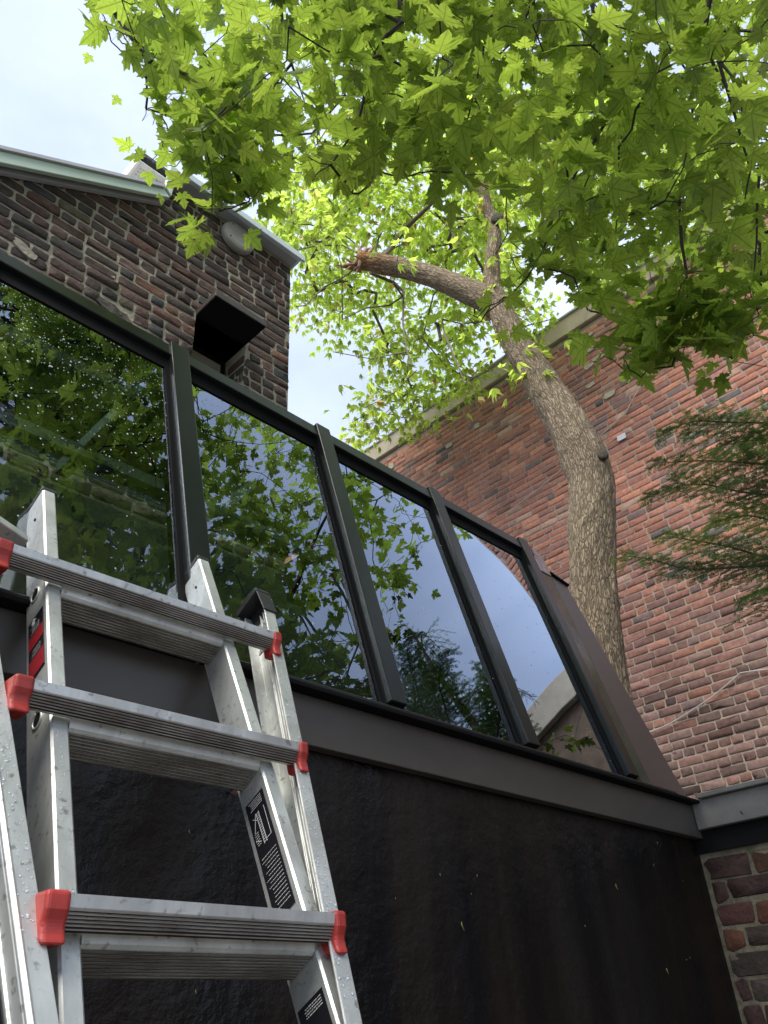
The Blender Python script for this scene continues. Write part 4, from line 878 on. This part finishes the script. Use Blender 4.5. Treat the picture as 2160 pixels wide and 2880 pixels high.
# ================================================================ FAR TREE (leaning trunk, small leaves)
ft = thing('leaning_tree', (4.78, 2.52, -1.5), 'leaning grey barked tree with a broken limb and small yellow green leaves', 'tree')
HT = 5.35
tp = [(1345, 1700, 96), (1325, 1560, 96), (1296, 1400, 98), (1280, 1250, 97), (1278, 1150, 100), (1278, 1050, 94), (1256, 980, 98), (1215, 900, 84), (1185, 850, 76), (1156, 800, 68), (1120, 750, 62), (1094, 700, 58), (1074, 650, 48), (1064, 620, 40), (1064, 560, 30), (1068, 500, 27), (1050, 440, 22), (1036, 380, 17), (1020, 300, 12), (1010, 220, 8)]
def tpt(x, y, h): return at_h(x * 1.302, y * 1.302, h)
def depth_of(P): return float(project(np.array(P)[None])[2][0])
def catmull(P, R0, step=.03):
    P = np.array(P); out = []; ro = []
    for i in range(len(P) - 1):
        p0, p1, p2, p3 = P[max(i - 1, 0)], P[i], P[i + 1], P[min(i + 2, len(P) - 1)]
        n_ = max(2, int(np.linalg.norm(p2 - p1) / step))
        for k in range(n_):
            t_ = k / n_; out.append(.5 * ((2 * p1) + (-p0 + p2) * t_ + (2 * p0 - 5 * p1 + 4 * p2 - p3) * t_ ** 2 + (-p0 + 3 * p1 - 3 * p2 + p3) * t_ ** 3)); ro.append(R0[i] * (1 - t_) + R0[i + 1] * t_)
    out.append(P[-1]); ro.append(R0[-1]); return np.array(out), np.array(ro)
def bark_tube(pts, rr, n, amp, seed, colf=None):
    up = np.array([0, 0, 1.]); V = []; Cl = []; BV = []; m = len(pts); s_ = 0
    for i in range(m):
        t = pts[min(i + 1, m - 1)] - pts[max(i - 1, 0)]; t /= np.linalg.norm(t)
        a = np.cross(t, np.array([0, 1, .05])); a /= np.linalg.norm(a); b_ = np.cross(t, a)
        if i: s_ += np.linalg.norm(pts[i] - pts[i - 1])
        for k in range(n):
            c = 2 * math.pi * k / n; q = Vector((math.cos(c) * rr[i] * 30 + seed, math.sin(c) * rr[i] * 30, s_ * 6.5))
            # interlacing ridges: distance between two warped noise sheets
            wv = noise.noise(Vector((q.x * .5, q.y * .5, q.z * .7)) ) * 1.3
            v = abs(noise.noise(Vector((q.x * 1.25 + wv, q.y * 1.25 - wv, q.z * .45)))) * 2.2
            v = min(v, 1.0); big = noise.noise(Vector((math.cos(c) * 1.2, math.sin(c) * 1.2, s_ * 1.3 + seed))) * .09
            r_ = rr[i] * (1 + big) + amp * (v - .4); V.append(pts[i] + (a * math.cos(c) + b_ * math.sin(c)) * r_)
            BV.append((math.cos(c) * rr[i] + seed, math.sin(c) * rr[i], s_)); f_ = .72 + .35 * v; mo = max(0, noise.noise(Vector((q.x * .12, q.y * .12, q.z * .12 + 9)))) ; base = np.array([.275, .215, .15]) * (1 - mo * .4) + np.array([.20, .18, .10]) * mo * .4
            if colf is not None: base = colf(s_, c, base)
            Cl.append(base * f_)
    F = [(i * n + k, i * n + (k + 1) % n, (i + 1) * n + (k + 1) % n, (i + 1) * n + k) for i in range(m - 1) for k in range(n)]
    return np.array(V), np.array(F), np.array(Cl), BV
P0 = [tpt(x, y, HT) for x, y, w_ in tp]; R0 = [w_ * 1.302 / FPX * depth_of(p) / 2 for p, (x, y, w_) in zip(P0, tp)]
P0 = [np.array([P0[0][0] + .05, P0[0][1] - .05, -1.5])] + P0; R0 = [.24] + R0
pts, rr = catmull(P0, R0, .022)
bark_col = bpy.data.materials.new('bark of the leaning tree'); bark_col.use_nodes = True
n = bark_col.node_tree; K = n.links.new; b = n.nodes['Principled BSDF']; b.inputs['Roughness'].default_value = .95; b.inputs['Specular IOR Level'].default_value = .2
av = n.nodes.new('ShaderNodeAttribute'); av.attribute_name = 'bark'; ac = n.nodes.new('ShaderNodeAttribute'); ac.attribute_name = 'Col'
m1 = n.nodes.new('ShaderNodeMapping'); m1.inputs['Scale'].default_value = (1, 1, .21); K(av.outputs['Vector'], m1.inputs[0])
wz = n.nodes.new('ShaderNodeTexNoise'); wz.inputs['Scale'].default_value = 26; wz.inputs['Detail'].default_value = 3; K(m1.outputs[0], wz.inputs['Vector'])
wa = n.nodes.new('ShaderNodeVectorMath'); wa.operation = 'MULTIPLY_ADD'; wa.inputs[1].default_value = (.045, .045, .045); K(wz.outputs['Color'], wa.inputs[0]); K(m1.outputs[0], wa.inputs[2])
vo = n.nodes.new('ShaderNodeTexVoronoi'); vo.feature = 'DISTANCE_TO_EDGE'; vo.inputs['Scale'].default_value = 62; K(wa.outputs[0], vo.inputs['Vector'])
rr_ = n.nodes.new('ShaderNodeMapRange'); rr_.inputs['From Max'].default_value = .22; rr_.inputs['To Min'].default_value = .5; rr_.inputs['To Max'].default_value = 1.12; K(vo.outputs['Distance'], rr_.inputs['Value'])
fn_ = n.nodes.new('ShaderNodeTexNoise'); fn_.inputs['Scale'].default_value = 120; fn_.inputs['Detail'].default_value = 4; K(m1.outputs[0], fn_.inputs['Vector'])
mm_ = n.nodes.new('ShaderNodeMath'); mm_.operation = 'MULTIPLY_ADD'; mm_.inputs[1].default_value = .5; K(fn_.outputs['Fac'], mm_.inputs[0]); K(rr_.outputs[0], mm_.inputs[2])
ma = n.nodes.new('ShaderNodeMath'); ma.operation = 'SUBTRACT'; ma.inputs[1].default_value = .22; K(mm_.outputs[0], ma.inputs[0])
sc_ = n.nodes.new('ShaderNodeVectorMath'); sc_.operation = 'SCALE'; K(ac.outputs['Color'], sc_.inputs[0]); K(ma.outputs[0], sc_.inputs['Scale']); K(sc_.outputs[0], b.inputs['Base Color'])
bb = n.nodes.new('ShaderNodeBump'); bb.inputs['Strength'].default_value = .9; bb.inputs['Distance'].default_value = .012; K(mm_.outputs[0], bb.inputs['Height']); K(bb.outputs[0], b.inputs['Normal'])
def bark_attr(o, BV):
    a = o.data.attributes.new('bark', 'FLOAT_VECTOR', 'POINT'); a.data.foreach_set('vector', np.array(BV, np.float32).ravel())
V, F, Cl, BV = bark_tube(pts, rr, 72, .010, 3.3); bark_attr(arrays('trunk', V, F, bark_col, ft, Cl, smooth=True), BV)
m_knot = mat('dark knot', (.05, .04, .03), .95, noise_s=40, noise_amt=.6, bump=1, bump_s=50)
kp = tpt(1302, 985, HT - .12); mb = MB(); mb.disc(kp, (.5, -.86, 0), (0, 0, 1), (-.86, -.5, 0), .045, .03, n=14, dome=1); build('knot', mb, m_knot, ft, smooth=True)
kp = tpt(1076, 478, HT - .05); mb = MB(); mb.disc(kp, (.5, -.86, 0), (0, 0, 1), (-.86, -.5, 0), .07, .06, n=12, dome=1); build('knot', mb, m_knot, ft, smooth=True)
lb = [(1085, 668, 56), (1040, 642, 54), (1000, 625, 52), (940, 600, 46), (880, 582, 42), (820, 570, 42), (778, 563, 36)]
P1 = [tpt(x, y, HT + .02 * i) for i, (x, y, w_) in enumerate(lb)]; R1 = [w_ * 1.302 / FPX * depth_of(p) / 2 for p, (x, y, w_) in zip(P1, lb)]
pts, rr = catmull(P1, R1, .022); tot = sum(np.linalg.norm(pts[i] - pts[i - 1]) for i in range(1, len(pts)))
def lcol(s_, c, base):
    t_ = max(0, min(1, (s_ - tot * .72) / (tot * .25))); up_ = max(0, math.sin(c * 1.0 + .6)); k = t_ * (.25 + .75 * up_); return base * (1 - k) + np.array([.30, .15, .055]) * k
V, F, Cl, BV = bark_tube(pts, rr, 56, .008, 8.1, lcol); bark_attr(arrays('limb', V, F, bark_col, ft, Cl, smooth=True), BV)
m_wood = mat('torn orange wood', (.28, .16, .09), .8, noise_s=30, noise_amt=.4, bump=.5, bump_s=60)
mb = MB(); r2 = np.random.default_rng(6)
E0 = P1[-1]
tgts = [(722, 572, .014), (742, 556, .013), (745, 584, .011), (728, 578, .01), (790, 520, .01), (776, 530, .012), (800, 535, .014), (782, 548, .016), (812, 525, .01), (770, 590, .012), (760, 552, .012)]
for x, y, r_ in tgts:
    q = tpt(x, y, HT + .1); s_ = E0 + r2.normal(size=3) * .03 + (q - E0) * -.1; mb.tube([s_, (s_ + q) / 2 + r2.normal(size=3) * .02, q], [r_ * 2.8, r_ * 1.7, .003], 6)
build('broken_end', mb, m_wood, ft)
# secondary branches traced from the photo
sec = [[(822, 560, 13), (845, 535, 12), (870, 500, 12), (890, 480, 10), (925, 447, 9), (960, 410, 6)], [(818, 560, 6), (812, 540, 5), (818, 515, 4), (826, 500, 2)], [(800, 590, 7), (850, 610, 7), (872, 630, 6), (870, 700, 4), (880, 760, 3), (890, 790, 2)], [(850, 612, 5), (870, 640, 5), (840, 660, 4), (790, 665, 3), (740, 690, 2)],
       [(770, 545, 4), (740, 530, 3), (690, 530, 3), (640, 540, 2), (600, 520, 2)], [(775, 575, 4), (740, 600, 3), (700, 620, 3), (660, 660, 3), (640, 662, 2)], [(990, 530, 4), (975, 500, 5), (950, 470, 5), (940, 460, 4)], [(1060, 690, 4), (1000, 700, 3), (955, 690, 4), (960, 720, 5), (985, 780, 3), (1005, 830, 2)], [(930, 690, 3), (945, 700, 8), (952, 735, 7)],
       [(790, 550, 4), (760, 520, 3), (720, 490, 3), (690, 470, 2)], [(1090, 720, 4), (1150, 700, 3), (1190, 690, 2)], [(880, 760, 3), (800, 775, 2), (720, 760, 2)], [(900, 800, 2), (850, 850, 2), (790, 880, 2)]]
smb = MB(); sn = []
for s_ in sec:
    pts = [tpt(x, y, HT + .15 + .25 * math.sin(i)) if i else tpt(x, y, HT + .05) for i, (x, y, w_) in enumerate(s_)]; smb.tube(pts, [max(.004, w_ * 1.302 / FPX * depth_of(p) / 2) for p, (x, y, w_) in zip(pts, s_)], 7); sn += pts
FAR = D2([(548, 430), (590, 490), (650, 540), (628, 590), (625, 620), (628, 690), (640, 720), (700, 690), (725, 740), (700, 770), (660, 760), (628, 780), (632, 820), (660, 835), (720, 790), (760, 770), (770, 800), (720, 840), (775, 860), (810, 840), (800, 880), (745, 905), (755, 930), (785, 960), (800, 920), (850, 890), (880, 925), (920, 900), (970, 860), (1040, 830), (1100, 780), (1120, 760), (1200, 690), (1190, 640), (1130, 640), (1100, 560), (1130, 500), (1200, 470), (1300, 450), (1500, 400), (1560, 300), (1400, 200), (1000, 200), (700, 300), (600, 380)])
HOLE = D2([(628, 735), (700, 745), (775, 790), (800, 850), (760, 890), (715, 870), (690, 960), (620, 900), (620, 850)])
HOLE2 = D2([(1105, 520), (1180, 540), (1230, 640), (1180, 650), (1120, 640)])
LIMBZONE = D2([(720, 520), (1090, 560), (1160, 760), (1100, 800), (1030, 700), (720, 610)])
def far_nodes(n, lo_, hi_, seed):
    r = np.random.default_rng(seed); out = []; pl = np.array(FAR); a, b_ = pl.min(0), pl.max(0)
    while len(out) < n:
        q = r.uniform(a, b_); X, Y = np.array([q[0]]), np.array([q[1]])
        if not inside(X, Y, pl)[0] or inside(X, Y, HOLE2)[0] or inside(X, Y, HOLE)[0]: continue
        if inside(X, Y, LIMBZONE)[0] and lo_ < 9 : continue
        g = noise.noise(Vector((q[0] / 95, q[1] / 95, seed)))        # clumps and gaps
        if g < -.13 or (q[1] > 820 and g < -.02): continue
        out.append(at_d(q[0], q[1], r.uniform(lo_, hi_)))
    return np.array(out)
fn = np.vstack([far_nodes(14, 6.8, 8.4, 1), far_nodes(430, 9.4, 11.2, 2), far_nodes(330, 10.8, 13.0, 3)])
fn = fn[(fn[:, 0] < XR - .1) | (fn[:, 2] > 7.5)]
Pk, par = skeleton(fn, np.array(sn + P0[10:]), 1.0)
lm, rd, ch = limb_mesh(Pk, par, len(sn) + len(P0[10:]), .0028, .02, rng, .45); lm.add(smb.v, smb.f); build('branches', lm, m_twig2, ft)
rng = np.random.default_rng(31); TL = lance_template()
pos, tip, nrm, size, col = [], [], [], [], []
for nd_ in Pk[len(sn):]:
    if nd_[2] < 3.5: continue
    for j in range(rng.integers(9, 15)):
        a = rng.uniform(0, 2 * math.pi); dr = rad(rng.uniform(10, 70)); t_ = np.array([math.cos(a) * math.cos(dr), math.sin(a) * math.cos(dr), -math.sin(dr)])
        st = nd_ + rng.normal(size=3) * .15 + t_ * .04; c0 = np.array([.31, .41, .11]) if rng.random() < .95 else np.array([.30, .27, .12]); c0 = c0 * (1 + rng.normal() * .15)
        for b_ in (-.9, -.3, .35, .95):
            a2 = a + b_; t2 = np.array([math.cos(a2) * math.cos(dr), math.sin(a2) * math.cos(dr), -math.sin(dr + rng.normal() * .2)])
            pos.append(st + t_ * .02); tip.append(t2); nrm.append(np.array([0, 0, 1]) + rng.normal(size=3) * .5); size.append(rng.uniform(.08, .13)); col.append(c0)
V, F, Cc = place(TL[0], TL[1], *map(np.array, (pos, tip, nrm, size)), np.array(col).clip(.01, 1)); arrays('crown', V, F, m_ash, ft, Cc)
print('far leaves', len(pos))

# ================================================================ HEMLOCK at the right
hm = thing('hemlock_tree', (4.3, .1, -1.5), 'dark green hemlock whose drooping needle sprays reach in from the right', 'tree')
mb = MB(); mb.tube([(4.3, .1, -1.5), (4.3, .1, .5), (4.28, .1, 2.2), (4.27, .1, 3.6)], [.07, .055, .035, .008], 10); build('trunk', mb, m_twig2, hm)
hrng = np.random.default_rng(12)
hb = [([(2400, 1205), (2160, 1190), (2050, 1188), (1950, 1185), (1870, 1215)], 3.35), ([(2400, 1330), (2160, 1307), (2080, 1300), (1980, 1296), (1850, 1302)], 3.15), ([(2400, 1450), (2200, 1400), (2088, 1384), (1953, 1361), (1830, 1392)], 3.2),
      ([(2400, 1620), (2160, 1569), (2052, 1538), (1950, 1520), (1880, 1508)], 3.3), ([(2400, 1580), (2160, 1590), (2012, 1599), (1926, 1599), (1830, 1572), (1760, 1565)], 3.1), ([(2300, 1720), (2180, 1660), (2120, 1668)], 3.0), ([(2400, 1500), (2200, 1470), (2100, 1450), (2010, 1470)], 3.45), ([(2350, 1280), (2200, 1240), (2100, 1240), (2030, 1255)], 3.5)]
DEN = [2.1]
hwood = MB(); npos, ntip, nnrm, nsz, ncol = [], [], [], [], []
def needles_along(A, B, dens, ln):
    L_ = np.linalg.norm(B - A); k = max(2, int(L_ * dens * DEN[0])); t = (B - A) / (L_ + 1e-9)
    sd = np.cross(t, [0, 0, 1.]); sd /= np.linalg.norm(sd) + 1e-9
    zone_ = noise.noise(Vector(A * 3.5))
    for i in range(k):
        p = A + (B - A) * (i + hrng.random()) / k
        s_ = 1 if i % 2 else -1; d_ = sd * s_ * 1.0 + t * .55 + hrng.normal(size=3) * .25
        npos.append(p); ntip.append(d_); nnrm.append(np.array([0, 0, 1]) + hrng.normal(size=3) * .3); nsz.append(ln * 1.2 * hrng.uniform(.7, 1.1))
        ncol.append((np.array([.24, .34, .11]) if zone_ > 0 else np.array([.13, .21, .08])) * (1 + hrng.normal() * .22) + (np.array([.05, .05, .01]) if hrng.random() < .12 else 0))
def spray(pts, side_len, seed_):
    pts = np.array(pts); k = len(pts); L_ = np.linalg.norm(np.diff(pts, axis=0), axis=1).sum()
    cp, cr = catmull(pts, [.007 * (1 - .8 * i / (k - 1)) for i in range(k)], .035)
    hwood.tube(cp, np.maximum(cr, .0012), 5); m = len(cp)
    for i in range(1, m):
        needles_along(cp[i - 1], cp[i], 150, .012)
        t = cp[i] - cp[i - 1]; t /= np.linalg.norm(t); sd = np.cross(t, [0, 0, 1.]); sd /= np.linalg.norm(sd)
        for s_ in ((1, -1) if DEN[0] > 1 else ((1,) if i % 2 else (-1,))):
            f_ = i / m; sl2 = side_len * (1.15 - f_) * hrng.uniform(.5, 1.15) + .03
            a = cp[i]; mid = a + (sd * s_ * .75 + t * .65) * sl2 * .5 + np.array([0, 0, -.02 * sl2]); b_ = mid + (sd * s_ * .55 + t * .7) * sl2 * .5 + np.array([0, 0, -.13 * sl2]) + hrng.normal(size=3) * sl2 * .12
            hwood.tube([a, mid, b_], [.0014, .001, .0006], 3); needles_along(a, mid, 330, .0125); needles_along(mid, b_, 330, .012)
            for q in range(int(sl2 / .035)):
                f2 = (q + .6) / (sl2 / .035 + 1); c = a * (1 - f2) + b_ * f2; ss = (1 if q % 2 else -1); t2 = (b_ - a) / np.linalg.norm(b_ - a); s2 = np.cross(t2, [0, 0, 1.]); s2 /= np.linalg.norm(s2)
                l2 = hrng.uniform(.03, .07); e_ = c + (s2 * ss * .7 + t2 * .6 + np.array([0, 0, -.12])) * l2; hwood.tube([c, e_], [.0008, .0005], 3); needles_along(c, e_, 330, .0115)
for path, dd in hb:
    k = len(path); pts = [at_d(x, y, dd + .25 * (1 - i / (k - 1))) for i, (x, y) in enumerate(path)]
    st = np.array([4.29, .1, pts[0][2] + .05]); hwood.tube([st, (st + pts[0]) / 2 + np.array([0, 0, .05]), pts[0]], [.008, .007, .006], 6)
    spray(pts, .22, 1)
DEN[0] = .8
for k in range(15):      # rest of the tree, outside the frame (seen mirrored in the glass)
    a = rad(k * 137.5); z0 = .3 + 3.1 * k / 14; L_ = 1.25 * (1.08 - k / 15); d_ = np.array([math.cos(a), math.sin(a), 0])
    pts = [np.array([4.28, .1, z0]) + d_ * L_ * f_ + np.array([0, 0, .12 * math.sin(f_ * 3) - .25 * f_ * f_]) for f_ in (0.05, .35, .7, 1)]
    x, y, z = project(np.array(pts)); 
    if ((z > 0) & (x > 0) & (x < 2160) & (y > 0) & (y < 2880)).any(): continue
    if max(p[0] for p in pts) > 6.6: continue
    spray(pts, .26, k)
build('branches', hwood, m_twig2, hm)
TN = np.array([(0, 0, 0), (.12, .5, 0), (0, 1, 0), (-.12, .5, 0)]); FN = np.array([(0, 1, 2), (0, 2, 3)])
V, F, Cc = place(TN, FN, *map(np.array, (npos, ntip, nnrm, nsz)), np.array(ncol).clip(.004, 1)); arrays('needles', V, F, m_hem, hm, Cc)
print('needles', len(npos))

# ================================================================ small litter
def catkin(name, P, axis, ln, r, nrm_, m_, label, cat, group=None):
    mb = MB(); P = np.array(P); axis = np.array(axis, float); axis /= np.linalg.norm(axis); nrm_ = np.array(nrm_, float); sd = np.cross(axis, nrm_)
    pts = [P + axis * ln * (t_ - .5) + sd * ln * .10 * math.sin(t_ * 5) + nrm_ * r for t_ in np.linspace(0, 1, 6)]
    mb.tube(pts, [r * .5, r, r * 1.1, r * .8, r * .6, r * .3], 6); o = build(name, mb, m_, loc=P, smooth=True); tag(o, label, cat, group); return o
lit = [((1300, 2606), 26, 'long yellow catkin stuck on the black wall left of its middle'), ((1733, 2495), 24, 'yellow catkin stuck on the upper right of the black wall'), ((1876, 2732), 22, 'tan catkin stuck low on the black wall near the brick corner'), ((1848, 2371), 10, 'tiny catkin bit high on the black wall under the fascia')]
for (px, py), l_, lab in lit:
    p = on_y(px, py, YW); catkin('catkin', (p[0], p[1], p[2]), (.22, 0, -1), l_ * .00075, .0014, (0, -1, 0), m_catkin, lab, 'catkin', 'catkins stuck on the black wall')
r3 = random.Random(3)
for (px, py) in [(1341, 2463), (1237, 2461), (1920, 2478), (1838, 2433), (1930, 2700), (1940, 2695), (1645, 2605), (1112, 2527), (532, 2340), (550, 2790), (1325, 2515), (2066, 2745)]:
    p = on_y(px, py, YW) if px < 2060 else on_y(2055, py, YW)
    catkin('plant_speck', p, (r3.uniform(-.5, .5), 0, -1), r3.uniform(.004, .008), .0009, (0, -1, 0), m_catkin, 'tiny yellow plant speck stuck on the black rendered wall', 'debris', 'tiny plant specks on the black wall')
def litter(name, P, sz, m_, label, cat, seed, nrm_=(0, 0, 1)):
    r = np.random.default_rng(seed); Tt, Ft = maple_template(r); k = 3
    pos_ = np.array([P] * k) + r.normal(size=(k, 3)) * sz * .25; pos_[:, 2] = np.maximum(pos_[:, 2], P[2])
    V, F, Cc = place(Tt, Ft, pos_, r.normal(size=(k, 3)), np.array([nrm_] * k) + r.normal(size=(k, 3)) * .5, np.full(k, sz), np.tile([[.3, .25, .05]], (k, 1)))
    o = arrays(name, V, F, m_, None, Cc, loc=P); tag(o, label, cat); return o
p = on_x(2086, 2289, XW - .037); litter('withered_flower', p, .012, m_brownleaf, 'withered brown flower stuck on the grey metal wall cap', 'debris', 1, (-1, 0, 0))
p = on_y(555, 1862, 1.255); litter('yellow_flower', p + np.array([0, -.004, 0]), .018, m_catkin, 'yellow flower caught on the sill behind the ladder rung', 'flower', 2)
p = on_y(836, 1928, 1.275); litter('yellow_petal', np.array([p[0], 1.272, .6465]), .012, m_catkin, 'small yellow petal on the sill right of the ladder foot cap', 'flower', 3)
p = on_y(658, 2225, YW - .004); litter('dead_leaf', p, .014, mat('rust leaf', (.16, .05, .03), .8), 'small rust red leaf on the black wall below the middle rung', 'leaf', 4, (0, -1, 0))
p = np.array([XW - .03, 1.225, .6565]); litter('leaf_debris', p, .03, m_brownleaf, 'clump of brown leaf debris in the corner where the metal caps meet', 'debris', 5)
print('done')
